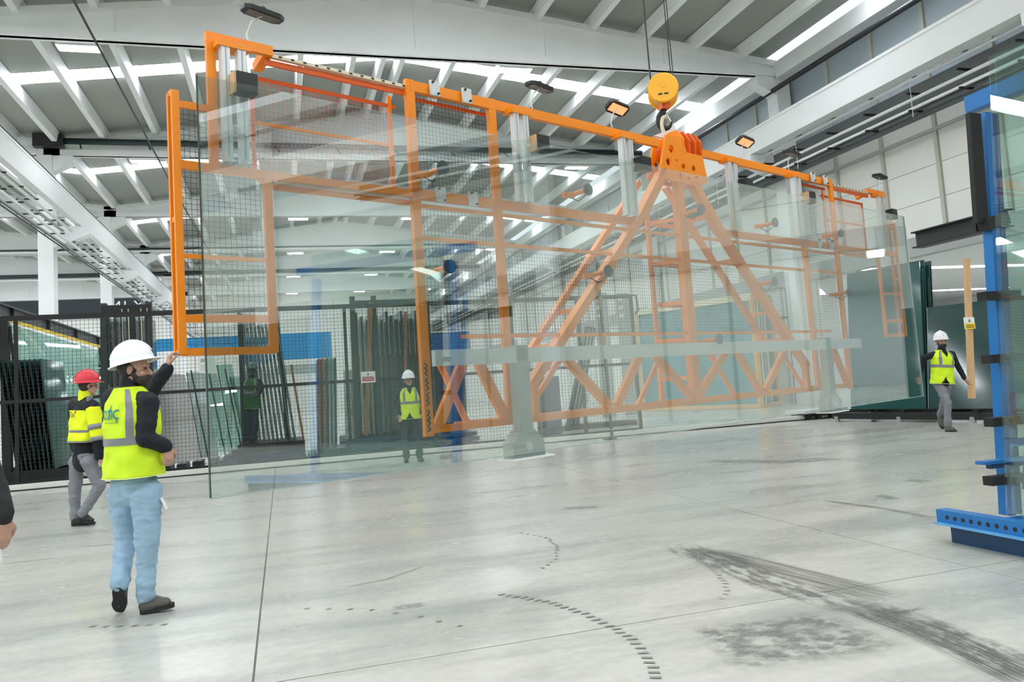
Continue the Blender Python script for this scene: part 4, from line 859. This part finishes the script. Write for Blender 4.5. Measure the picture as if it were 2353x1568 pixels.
bg = [tag(MB().prism([(g0.x + .05 * k, g0.y - .01 * k, g0.z), (g0.x + .05 * k + .12, g0.y - 2.6, g0.z), (g1.x + .05 * k + .12, g0.y - 2.6, g1.z), (g1.x + .05 * k, g0.y - .01 * k, g1.z)], (.012, .006, 0)).build('leaning_glass_sheet', GLASSB), ['front clear sheet leaning on the bright blue rack', 'second tinted sheet leaning on the bright blue rack behind the front one'][k], 'glass sheet') for k in range(2)]
# ------------------------------------------------------------------ people
def remesh(mb, name, voxel, smooth=2):
    me = mb.mesh(name); o = bpy.data.objects.new(name, me); COL.objects.link(o)
    r = o.modifiers.new('r', 'REMESH'); r.mode = 'VOXEL'; r.voxel_size = voxel; r.use_smooth_shade = True
    if smooth: s = o.modifiers.new('s', 'SMOOTH'); s.iterations = smooth; s.factor = 0.5
    dg = bpy.context.evaluated_depsgraph_get(); out = bpy.data.meshes.new_from_object(o.evaluated_get(dg)); out.name = name
    bpy.data.objects.remove(o); bpy.data.meshes.remove(me)
    out.polygons.foreach_set('use_smooth', [True] * len(out.polygons)); out.materials.clear(); return out
UP = Vector((0, 0, 1))
from mathutils import noise as MN
def folds(me, amp, sc):
    # cloth folds pushed into the surface
    for v, n in zip(me.vertices, [n.vector.copy() for n in me.vertex_normals]):
        p = v.co; a = MN.noise(Vector((p.x * sc[0], p.y * sc[0], p.z * sc[1]))) + .5 * MN.noise(Vector((p.x * sc[0] * 2.1 + 7, p.y * sc[0] * 2.1, p.z * sc[1] * 2.3)))
        b = 1 - abs(MN.noise(Vector((p.x * sc[0] * .8 - 3, p.y * sc[0] * .8, p.z * sc[1] * 1.2 + 5)))) * 2.5
        v.co = p + n * (amp * (a + .55 * max(0, b) - .25))
    return me
def perp(v, d): return (v - d * v.dot(d)).normalized()
def hand(mb, wrist, knuck, palm_n, thumb_side, curl=.5, L=.19):
    # palm from the wrist to the knuckles, four fingers bending towards -palm_n, thumb leaving the side of the palm
    wrist, knuck = Vector(wrist), Vector(knuck); d = (knuck - wrist).normalized(); pn = perp(Vector(palm_n), d); sd = d.cross(pn).normalized()
    if sd.dot(Vector(thumb_side)) < 0: sd = -sd
    pl_ = .095; kn = wrist + d * pl_
    mb.cap(wrist - d * .03, wrist + d * .02, .026, .026, sd, 1.15); mb.cap(wrist + d * .02, kn - d * .012, .021, .019, sd, 1.9)
    for i, (o, l) in enumerate(((.030, .075), (.010, .085), (-.010, .080), (-.029, .062))):
        p = kn + sd * o - d * .01; a = 0; r = .0105
        for j, f in enumerate((.45, .32, .23)):
            a += curl * (.55, 1.0, .8)[j]; q = p + (d * math.cos(a) - pn * math.sin(a)) * (l * f * 1.05); mb.cap(p, q, r, r * .92, n=10); p = q; r *= .92
    b = wrist + d * .03 + sd * .026; t1 = b + (d * .55 + sd * .75 - pn * .25).normalized() * .042; t2 = t1 + (d * .85 + sd * .15 - pn * .5).normalized() * .03; t3 = t2 + (d * .8 - sd * .1 - pn * .6).normalized() * .022
    mb.cap(b, t1, .015, .012, n=10); mb.cap(t1, t2, .0115, .0105, n=10); mb.cap(t2, t3, .0105, .009, n=10)
def head_parts(mb, c, f, up, k=1.0):
    r = f.cross(up).normalized(); ax = (r, f, up)
    mb.ell(c + up * .035 * k - f * .012, (.078 * k, .098 * k, .088 * k), ax, 18, 12); mb.ell(c - up * .045 * k + f * .022, (.060 * k, .068 * k, .075 * k), ax, 16, 10)
    mb.cap(c - up * .088 * k + f * .055 - r * .018, c - up * .088 * k + f * .055 + r * .018, .024 * k, .024 * k)                       # chin
    mb.cap(c + up * .012 * k + f * .088, c - up * .026 * k + f * .112, .009 * k, .015 * k); mb.ell(c - up * .03 * k + f * .098, (.017 * k, .012 * k, .009 * k), ax, 10, 6)  # nose
    mb.cap(c + up * .030 * k + f * .080 - r * .045, c + up * .032 * k + f * .086, .012 * k, .012 * k); mb.cap(c + up * .030 * k + f * .080 + r * .045, c + up * .032 * k + f * .086, .012 * k, .012 * k)  # brows
    mb.cap(c - up * .057 * k + f * .086 - r * .02, c - up * .057 * k + f * .086 + r * .02, .009 * k, .009 * k)                          # lips
    for s in (-1, 1):
        mb.ell(c + r * (s * .077 * k) - f * .008 - up * .002, (.010 * k, .020 * k, .033 * k), ax, 10, 8)                               # ears
        mb.ell(c + r * (s * .042 * k) + f * .065 - up * .025, (.022 * k, .02 * k, .02 * k), ax, 10, 6)
def helmet(root, c, f, up, m, k=1.0, peak=.06):
    r = f.cross(up).normalized(); rows = []; n = 40
    def P(t, h, out=0.0, pk=0.0):
        e = max(0, math.cos(t)) ** 3 * pk
        return c + r * ((.122 * k + out) * math.sin(t)) + f * ((.150 * k + out) * math.cos(t) + e) + up * h
    rim = .0
    for a in range(10):
        ph = math.pi / 2 * a / 9.6; s = math.cos(ph)
        rows.append([c + r * (.122 * k * s * math.sin(2 * math.pi * i / n)) + f * (.148 * k * s * math.cos(2 * math.pi * i / n)) + up * (.155 * k * math.sin(ph)) for i in range(n)])
    b = MB(); b.grid([[P(2 * math.pi * i / n, -.012, .016, peak) for i in range(n)], [P(2 * math.pi * i / n, -.004, .015, peak) for i in range(n)]] + rows, True); b.f.append(tuple(len(b.v) - n + i for i in range(n)))
    b.grid([[P(2 * math.pi * i / n, -.012, .016, peak) for i in range(n)], [P(2 * math.pi * i / n, -.006, -.006) for i in range(n)], [c + r * (.10 * math.sin(2 * math.pi * i / n)) + f * (.12 * math.cos(2 * math.pi * i / n)) + up * .06 for i in range(n)]], True)
    h = b.build('helmet', m, root, smooth=True)
    pts = [c + f * (.151 * k * math.cos(a)) + up * (.157 * k * math.sin(a)) for a in [math.pi * (.12 + .76 * i / 12) for i in range(13)]]
    MB().tube(pts, .010, 6).build('crest', m, h, smooth=True)
    return h
def shoe(mb, so, heel, toe, w=.05, ht=.09, up=UP):
    heel, toe = Vector(heel), Vector(toe); d = (toe - heel); L = d.length; d.normalize(); u = perp(Vector(up), d); s = d.cross(u)
    mb.cap(heel + d * .045 + u * .05, heel + d * .05 + u * (ht + .025), .044, .046, s, 1.0); mb.cap(heel + d * .04 + u * .045, heel + d * (L - .06) + u * .038, .045, .040, s, 1.08)
    mb.cap(heel + d * .08 + u * .075, heel + d * (L * .62) + u * .05, .042, .036, s, 1.0)
    out = []
    for i in range(24):
        a = 2 * math.pi * i / 24; x = math.cos(a); y = math.sin(a); wx = w * (1.0 if x > 0 else .86) * (1 - .18 * math.exp(-((x + .1) / .25) ** 2)); out.append(heel + d * (L / 2 + L / 2 * (abs(x) ** .8) * (1 if x > 0 else -1)) + s * (wx * (abs(y) ** .7) * (1 if y > 0 else -1)))
    so.prism(out, u * .03)
def torso_rows(J, f, prof, n=48):
    # rings of a garment body: prof = (t along the spine, half width, half depth, forward shift)
    pel, nk = Vector(J['pelvis']), Vector(J['neck']); ax = nk - pel; L = ax.length; a = ax.normalized(); r0 = J['r_dir']; rows = []
    for t, w_, d_, sh in prof:
        c = pel + ax * t; r = perp(r0, a); ff = r.cross(a) * -1
        if ff.dot(f) < 0: ff = -ff
        rows.append((c + ff * sh, r, ff, w_, d_, a))
    return rows
def ring_pt(row, th, off=0.0):
    c, r, ff, w_, d_, a = row; p = 2.5
    x, y = math.sin(th), math.cos(th); k = (abs(x) ** p + abs(y) ** p) ** (-1 / p)
    q = c + r * ((w_ + off) * x * k) + ff * ((d_ + off) * y * k); z = q.z
    wr = .0035 * math.sin(th * 5 + z * 31) + .003 * math.sin(th * 3 - z * 47 + 1) + .0025 * math.sin(th * 9 + z * 19)
    return q + (r * x + ff * y) * wr
def interp(rows, t):
    i = min(int(t), len(rows) - 2); u = t - i; A, B = rows[i], rows[i + 1]
    return tuple(A[j] * (1 - u) + B[j] * u if j != 5 else A[j] for j in range(6))
def patch(rows, t0, t1, a0, a1, off, nt=10, na=24):
    out = []
    for i in range(nt + 1):
        row = interp(rows, t0 + (t1 - t0) * i / nt); out.append([ring_pt(row, a0 + (a1 - a0) * k / na, off) for k in range(na + 1)])
    return MB().grid(out)
def person(label, J, f, hf, hup, opt):
    """J: joints in the world; f: facing of the chest, hf: facing of the head, hup: up of the head"""
    f = Vector(f).normalized(); J = {k: Vector(v) for k, v in J.items()}; J['r_dir'] = f.cross(UP).normalized(); R = J['r_dir']
    hf = Vector(hf).normalized(); hup = perp(Vector(hup), hf); vox = opt.get('vox', .011); k = opt.get('k', 1.0)
    base = Vector((J['pelvis'].x, J['pelvis'].y, opt.get('z', 0)))
    root = thing('person', label, 'person', base); hd = J['head']
    # the body: one surface from the head to the feet
    b = MB(); head_parts(b, hd, hf, hup); b.cap(J['neck'] - (hd - J['neck']) * .15, hd - hup * .05 - hf * .02, .058, .054)
    ch = J['pelvis'].lerp(J['neck'], .72)
    b.cap(J['pelvis'], ch, .11, .12, R, 1.25); b.cap(ch, J['neck'] - UP * .05, .115, .07, R, 1.3); b.cap(J['sL'], J['sR'], .055, .055)
    for s in 'LR':
        b.cap(J['s' + s], J['e' + s], .045, .036); b.cap(J['e' + s], J['w' + s], .037, .026)
        b.cap(J['h' + s], J['k' + s], .078, .052); b.cap(J['k' + s], J['a' + s], .052, .036); b.cap(J['a' + s], J['t' + s].lerp(J['a' + s], .7), .030, .022)
        hnd = opt['hand' + s]; hand(b, J['w' + s], J['w' + s] + Vector(hnd[0]), hnd[1], hnd[2], hnd[3])
    link('body', remesh(b, 'body', opt.get('bvox', .0075), 2), opt.get('skin', SKIN), root)
    # clothing
    jm = opt.get('jacket', NAVY); js = opt.get('sleeve', .062)
    b = MB(); pel, nk = J['pelvis'], J['neck']
    b.cap(pel + (nk - pel) * opt.get('jk0', -.08), ch, opt.get('jkr', .125), .135, R, 1.25); b.cap(ch, nk - UP * .035, .13, .078, R, 1.35); b.cap(J['sL'].lerp(J['sR'], .08), J['sR'].lerp(J['sL'], .08), js + .012, js + .012)
    b.cap(nk - UP * .03, nk + UP * .04, .072, .07)
    for s in 'LR':
        m_ = J['e' + s].lerp(J['w' + s], .5); b.cap(J['s' + s], J['e' + s], js + .008, js - .008); b.cap(J['e' + s], m_, js - .008, js - .014); b.cap(m_, J['w' + s] - (J['w' + s] - m_).normalized() * .01, js - .014, js - .02)
    jk = link('jacket', folds(remesh(b, 'jacket', vox, 3), .007, (9, 13)), jm, root)
    tm = opt.get('trousers', GREYTR); fl_ = opt.get('flare', 1.0); wd = opt.get('wide', 1.0)
    b = MB(); b.cap(pel + UP * .02 - R * .04, pel + UP * .02 + R * .04, .118 * wd, .118 * wd); b.cap(J['hL'] + UP * .02, J['hR'] + UP * .02, .105, .105)
    for s in 'LR':
        km = J['k' + s].lerp(J['a' + s], .5)
        b.cap(J['h' + s], J['k' + s], .098 * wd, .074 * wd); b.cap(J['k' + s], km, .075 * wd, .064 * fl_); b.cap(km, J['a' + s], .064 * fl_, .060 * fl_)
        for q in range(3): b.cap(J['a' + s].lerp(J['k' + s], .04 + .09 * q) - R * .02, J['a' + s].lerp(J['k' + s], .06 + .09 * q) + R * .02, .054 * fl_, .054 * fl_)
    tr = link('trousers', folds(remesh(b, 'trousers', vox, 2), .009, (8, 15)), tm, root)
    for s in 'LR':
        b = MB(); so = MB(); shoe(b, so, J['x' + s], J['t' + s], up=opt.get('sup' + s, UP))
        sh = link('shoe', remesh(b, 'shoe', vox * .7, 2), opt.get('shoe', SHOE), root); so.build('sole', SOLE, sh)
    # helmet, hair, beard, eyes
    hr = hf.cross(hup).normalized(); hx = (hr, hf, hup)
    hup2 = Vector(opt.get('helm_up', hup)); hf2 = perp(hf, hup2.normalized())
    helmet(root, hd + hup * .052 - hf * .012, hf2, hup2.normalized(), opt.get('helmet', HELMW), peak=opt.get('peak', .055))
    b = MB(); b.ell(hd + hup * .022 - hf * .024, (.083, .094, .085), hx, 18, 12); b.ell(hd - hup * .03 - hf * .045, (.066, .052, .05), hx, 14, 8); link('hair', remesh(b, 'hair', .01, 2), opt.get('haircol', HAIR), root)
    if opt.get('beard', True):
        b = MB(); b.ell(hd - hup * .072 + hf * .040, (.064, .066, .052), hx, 18, 10); b.ell(hd - hup * .098 + hf * .062, (.044, .042, .032), hx, 14, 8)
        for s in (-1, 1): b.cap(hd + hr * (.064 * s) - hup * .03 + hf * .012, hd + hr * (.05 * s) - hup * .08 + hf * .04, .016, .022)
        b.cap(hd - hup * .046 + hf * .096 - hr * .022, hd - hup * .046 + hf * .096 + hr * .022, .009, .009); link('beard', remesh(b, 'beard', .007, 1), opt.get('haircol', HAIR), root)
    for s in (-1, 1): MB().ell(hd + hr * (.032 * s) + hf * .088 + hup * .008, (.013, .009, .008), hx, 10, 6).build('eye', EYEM, root, smooth=True)
    if opt.get('glasses'):
        g = MB()
        for s in (-1, 1): g.tube([hd + hr * (.034 * s + .026 * math.cos(a)) + hf * .108 + hup * (.006 + .02 * math.sin(a)) for a in [2 * math.pi * i / 14 for i in range(15)]], .003, 5)
        g.build('safety_glasses', BLACK, root)
    # vest
    vm = opt.get('vest', LIME)
    if vm:
        prof = opt.get('prof') or [(-.16, .205, .160, 0), (-.05, .200, .158, 0), (.15, .188, .150, .005), (.40, .186, .150, .008), (.62, .192, .155, .01), (.76, .192, .150, .008), (.86, .178, .132, 0), (.94, .145, .105, -.006), (1.01, .098, .082, -.008)]
        rows = torso_rows(J, f, prof); fine = [interp(rows, (len(rows) - 1) * i / 40 * .9999) for i in range(41)]
        n = 64; pts = [[ring_pt(rw, 2 * math.pi * i / n) for i in range(n)] for rw in fine]; vd = opt.get('vneck', False)
        b = MB()
        for i in range(41 - 1):
            for q in range(n):
                th = 2 * math.pi * (q + .5) / n; th = th if th < math.pi else th - 2 * math.pi; lv = i / 40
                if vd:
                    if lv > .60 and abs(th) < (lv - .60) * 1.25: continue
                    if lv < .20 and abs(th - .18) < (.20 - lv) * 2.0: continue
                q2 = (q + 1) % n; bs = len(b.v); b.v += [tuple(pts[i][q]), tuple(pts[i][q2]), tuple(pts[i + 1][q2]), tuple(pts[i + 1][q])]; b.f.append((bs, bs + 1, bs + 2, bs + 3))
        me = b.mesh('vest'); bm = bmesh.new(); bm.from_mesh(me); bmesh.ops.remove_doubles(bm, verts=bm.verts, dist=.0004); bmesh.ops.recalc_face_normals(bm, faces=bm.faces); bm.to_mesh(me); bm.free()
        vo = link('vest', me, vm, root, smooth=True); sl = vo.modifiers.new('cloth', 'SOLIDIFY'); sl.thickness = .006; sl.offset = 0
        top = len(rows) - 1.001
        tb = opt.get('band_t', (3.0, 3.45))
        for t0, t1 in opt.get('bands', (tb,)): patch(rows, t0, t1, 0, 2 * math.pi, .0065, 4, 64).build('reflective_band', REFLECT, vo, smooth=True)
        for a_ in opt.get('straps', (.62, -.62, math.pi - .62, math.pi + .62)):
            patch(rows, tb[1] - .02, top - .3, a_ - .13, a_ + .13, .0065, 14, 4).build('reflective_band', REFLECT, vo, smooth=True)
        patch(rows, 0.0, .09, 0, 2 * math.pi, .0065, 1, 64).build('hem_piping', PIPING, vo, smooth=True)
        root['rows'] = 0; return root, vo, rows
    return root, jk, None
def stick_text(vo, rows, body, size, t, th, m, nm, sx=1.0, rot=0):
    # lettering laid on the cloth around angle th at height t
    me = text_mesh(body, size); rw = interp(rows, t); c = ring_pt(rw, th); tx = (ring_pt(rw, th - .05) - ring_pt(rw, th + .05)).normalized(); a = rw[5]
    nn = tx.cross(a); c0 = rw[0]
    if nn.dot(c - c0) < 0: tx = -tx; nn = tx.cross(a)
    bm = bmesh.new(); bm.from_mesh(vo.data); tree = BVHTree.FromBMesh(bm); bm.free()
    for v in me.vertices:
        p = c + tx * (v.co.x * sx) + a * v.co.y + nn * .3; hit = tree.ray_cast(p, -nn)
        v.co = (hit[0] + nn * .012) if hit[0] else (p - nn * .3)
    me.materials.clear(); return link(nm, me, m, vo)
def plane_J(base):
    base = Vector(base)
    def j(px, py, off=0.0):
        r = ray(px, py); n = FWD; t = ((base - CAM).dot(n) + off) / r.dot(n); return CAM + r * t
    return j
# nearest worker: raised left arm on the frame, right arm bent, walking away
j = plane_J(flr(330, 1410))
fc = (RGT * .62 + FWD * .78).normalized()
J = dict(head=j(309, 851), neck=j(299, 893, .0), pelvis=j(308, 1118), sR=j(340, 926, -.10), sL=j(262, 914, .12), eR=j(333, 1008, -.16), wR=j(383, 1026, -.06), eL=j(345, 904, .30), wL=j(385, 846, .36),
         hR=j(337, 1140, -.05), hL=j(283, 1140, .06), kR=j(338, 1252, -.04), kL=j(292, 1240, .12), aR=j(335, 1372), aL=j(274, 1340, -.04), xR=j(321, 1409, -.02), tR=j(402, 1397, .05), xL=j(270, 1352, -.10), tL=j(274, 1412, .05))
for q in ('xR', 'tR', 'tL'): J[q].z = 0.004
J['tR'].z = .02
hw_ = MW @ Vector((-.165, D0 - .02, 1.10))
opt = dict(bvox=.006, vox=.009, jacket=NAVY, trousers=JEANS, sleeve=.070, handR=(RGT * .12 - UP * .95, RGT * .7 - FWD * .6, FWD - RGT * .3, .8), handL=(RGT * .16 + UP * .95 + FWD * .1, -RGT * .75 - FWD * .5, -FWD, .95), supL=FWD * -.2 + UP * .5 + RGT * -.02, helm_up=UP * .97 - RGT * .20, peak=.028, jk0=.22, jkr=.15, prof=[(.10, .226, .178, 0), (.20, .220, .172, 0), (.30, .212, .167, .005), (.42, .208, .165, .008), (.62, .212, .168, .01), (.76, .208, .160, .008), (.86, .188, .138, 0), (.94, .150, .108, -.006), (1.01, .100, .084, -.008)], wide=1.12,
           straps=(.75, -.75, math.pi - .92, math.pi + .92), band_t=(3.05, 3.42), flare=1.05)
opt['supL'] = (J['xL'] - J['tL']).cross(RGT); 
if opt['supL'].dot(FWD) < 0: opt['supL'] = -opt['supL']
p1, v1, r1_ = person('nearest worker in lime vest and pale jeans, left arm raised to the orange frame', J, fc, RGT * .96 + FWD * .12 - UP * .02, UP, opt)
stick_text(v1, r1_, 'ıcdıç', .145, 5.0, math.pi - .08, TEAL, 'vest_lettering', .8)
patch(r1_, 4.28, 4.33, math.pi - .55, math.pi + .25, .0068, 1, 20).build('faded_print_line', mat('faded_green_print', (.30, .55, .10), .6), v1)
MB().bar(J['hR'] + RGT * .10 + UP * -.02, J['hR'] + RGT * .13 - UP * .10 + FWD * .02, .012, .05).build('pocket_tag', PAPER, p1)
# worker in the red helmet
j = plane_J(flr(195, 1208))
fc = (RGT * .55 + FWD * .83).normalized()
J = dict(head=j(203, 888), neck=j(196, 912), pelvis=j(193, 1052), sR=j(213, 935, -.15), sL=j(172, 930, .14), eR=j(222, 1000, -.16), wR=j(229, 1050, -.10), eL=j(170, 1000, .26), wL=j(178, 1050, .30),
         hR=j(207, 1066, -.07), hL=j(178, 1066, .08), kR=j(229, 1118, -.05), kL=j(172, 1130, .05), aR=j(190, 1180, -.10), aL=j(172, 1190, .02), xR=j(176, 1197, -.10), tR=j(218, 1204, -.06), xL=j(164, 1210, .0), tL=j(212, 1206, .05))
for q in ('xL', 'tL'): J[q].z = .003
J['tR'].z = .01
prof = [(.26, .205, .165, 0), (.33, .205, .165, 0), (.42, .20, .16, .005), (.52, .20, .16, .008), (.66, .20, .16, .01), (.78, .20, .155, .008)]
opt = dict(bvox=.009, vox=.012, jacket=NAVY, trousers=GREYTR, sleeve=.078, helmet=HELMR, shoe=BLACK, vest=YELHV, prof=prof, straps=(), bands=((0.0, .35), (2.0, 2.4)), band_t=(2.0, 2.4), handR=(-UP * .95 + RGT * .2, -RGT, RGT, .5), handL=(-UP * .95, RGT, FWD, .5), beard=False, peak=.03)
p2, v2, r2_ = person('worker in red helmet and yellow high visibility jacket walking away by the fence', J, fc, RGT * .80 + FWD * .6, UP, opt)
b = MB(); e_, s_, w__ = J['eR'], J['sR'], J['wR']
b.cap(s_.lerp(e_, .12), e_, .089, .078); sv = link('yellow_sleeve', remesh(b, 'yellow_sleeve', .012, 2), YELHV, p2)
MB().tube([s_.lerp(e_, .62), s_.lerp(e_, .80)], [.089, .087], 20).build('reflective_band', REFLECT, sv, smooth=True); MB().tube([s_.lerp(e_, 1.06), s_.lerp(e_, 1.2)], [.083, .08], 20).build('reflective_band', REFLECT, sv, smooth=True)
b = MB(); b.cap(J['neck'] - UP * .03, J['neck'] + UP * .045, .088, .082); link('yellow_collar', remesh(b, 'yellow_collar', .012, 2), YELHV, p2)
MB().bar(s_.lerp(J['neck'], .25) + UP * .09, s_.lerp(J['neck'], .15) + UP * .075 - FWD * .09, .03, .05).build('shoulder_band', REFLECT, p2)
stick_text(v2, r2_, 'Tim', .10, 4.4, math.pi + .05, DARKPR, 'jacket_lettering', .9); stick_text(v2, r2_, '◄', .05, 4.75, math.pi - .28, RED, 'jacket_mark', .9)
# worker facing the camera behind the glass
j = plane_J(flr(944, 1062))
J = dict(head=j(939, 874), neck=j(940, 892), pelvis=j(944, 953), sR=j(920, 901), sL=j(962, 901), eR=j(910, 928, .02), eL=j(974, 926, .02), wR=j(922, 952, -.08), wL=j(968, 949, -.08),
         hR=j(932, 962), hL=j(955, 962), kR=j(931, 1008, -.05), kL=j(963, 1005, -.02), aR=j(934, 1050), aL=j(964, 1048), xR=j(934, 1057, .06), tR=j(934, 1063, -.18), xL=j(962, 1055, .05), tL=j(972, 1058, -.16))
for q in ('xR', 'tR', 'xL', 'tL'): J[q].z = .003
opt = dict(bvox=.010, vox=.013, trousers=mat('dark_slate_trousers', (.02, .028, .04), .8, var=.2), shoe=BLACK, handR=(-UP * .9 - RGT * .2, FWD, RGT * -1, .4), handL=(-UP * .85 + RGT * .4, FWD, RGT, .4), beard=False, glasses=True, vneck=True, peak=.04)
person('worker in white helmet and open lime vest facing the camera behind the glass sheet', J, -FWD * .95 + RGT * .2, -FWD * .85 + RGT * .35, UP, opt)
# worker at the right end of the sheet
j = plane_J(flr(2182, 992))
J = dict(head=j(2163, 786), neck=j(2164, 806), pelvis=j(2165, 872), sR=j(2143, 817), sL=j(2187, 815), eR=j(2121, 822, .08), eL=j(2203, 846), wR=j(2114, 866, .12), wL=j(2217, 871, -.05),
         hR=j(2155, 880), hL=j(2176, 880), kR=j(2177, 925, -.12), kL=j(2170, 925, .14), aR=j(2178, 978, -.05), aL=j(2161, 955, .45), xR=j(2172, 992, -.02), tR=j(2199, 994, -.14), xL=j(2158, 960, .50), tL=j(2165, 970, .35))
for q in ('xR', 'tR'): J[q].z = .003
J['tL'].z = .02; J['xL'].z = max(J['xL'].z, .06)
opt = dict(bvox=.010, vox=.013, handR=(-UP * .85 - RGT * .25, FWD, RGT * -1, .5), handL=(-UP * .8 + RGT * .35 - FWD * .2, -RGT, RGT * -.3 - FWD, .5), vneck=True, beard=True, peak=.02)
person('bearded worker in white helmet and lime vest walking at the right end of the glass', J, -FWD * .97 + RGT * .1, -FWD * .97 - RGT * .1, UP, opt)
# the figure on the rack step, its dimness put into darkened colours
bz = onp(578, 1012, 1, 18.85)
j = plane_J(bz); z_ = .455
J = dict(head=j(580, 852), neck=j(579, 869), pelvis=j(578, 930), sR=j(562, 878), sL=j(595, 878), eR=j(557, 905), eL=j(603, 890, -.1), wR=j(562, 930), wL=j(596, 905, -.2), hR=j(569, 938), hL=j(586, 938), kR=j(571, 975), kL=j(585, 975), aR=j(572, 1008), aL=j(585, 1008), xR=j(571, 1012, .05), tR=j(571, 1014, -.18), xL=j(586, 1012, .05), tL=j(588, 1014, -.18))
for q in ('xR', 'tR', 'xL', 'tL'): J[q].z = z_
for q in ('aR', 'aL'): J[q].z = z_ + .09
GV = mat('darkened_green_cloth', (.035, .13, .03), .8)
opt = dict(z=z_, bvox=.011, vox=.014, trousers=mat('dark_slate_trousers', (.02, .028, .04), .8), vest=GV, helmet=mat('darkened_green_helmet', (.10, .17, .14), .5), handR=(-UP, FWD, RGT * -1, .5), handL=(-RGT * .6 - UP * .2, FWD, UP, .5), beard=False, shoe=BLACK, skin=mat('darkened_skin', (.10, .08, .06), .6))
person('figure with darkened colours and green vest standing on the rack step behind the fence', J, -FWD, -FWD + RGT * .3, UP, opt)
# the person cut off by the left edge of the frame
j = plane_J(CAM + FWD * 3.3)
J = dict(head=j(-190, 470), neck=j(-195, 555), pelvis=j(-190, 1105), sR=j(-285, 640), sL=j(-110, 640), eR=j(-300, 910, .05), eL=j(-75, 930, .0), wR=j(-290, 1150, -.1), wL=j(8, 1188, -.10),
         hR=j(-235, 1150), hL=j(-145, 1150), kR=j(-235, 1440, -.04), kL=j(-145, 1440, -.04), aR=j(-235, 1690), aL=j(-140, 1690), xR=j(-235, 1735, -.10), tR=j(-240, 1740, .18), xL=j(-140, 1735, -.10), tL=j(-135, 1740, .18))
for q in ('xR', 'tR', 'xL', 'tL'): J[q].z = .003
opt = dict(bvox=.008, vox=.012, vest=None, jacket=mat('black_cloth', (.010, .010, .012), .8, var=.3), trousers=NAVY, shoe=BLACK, sleeve=.066, handL=(-UP * .97 - RGT * .05, RGT * .9 - FWD * .3, FWD, .7), handR=(-UP, RGT, FWD, .7), beard=False)
p6, _, _ = person('person in black sleeves cut off by the left edge, holding a pale phone', J, FWD, FWD, UP, opt)
ph = J['wL'] - UP * .11 - RGT * .05; tag(MB().box((-.035, -.006, -.07), (.035, .006, .07)).build('phone', PAPER, bevel=.004), 'pale phone in the hand at the left edge', 'phone').location = ph
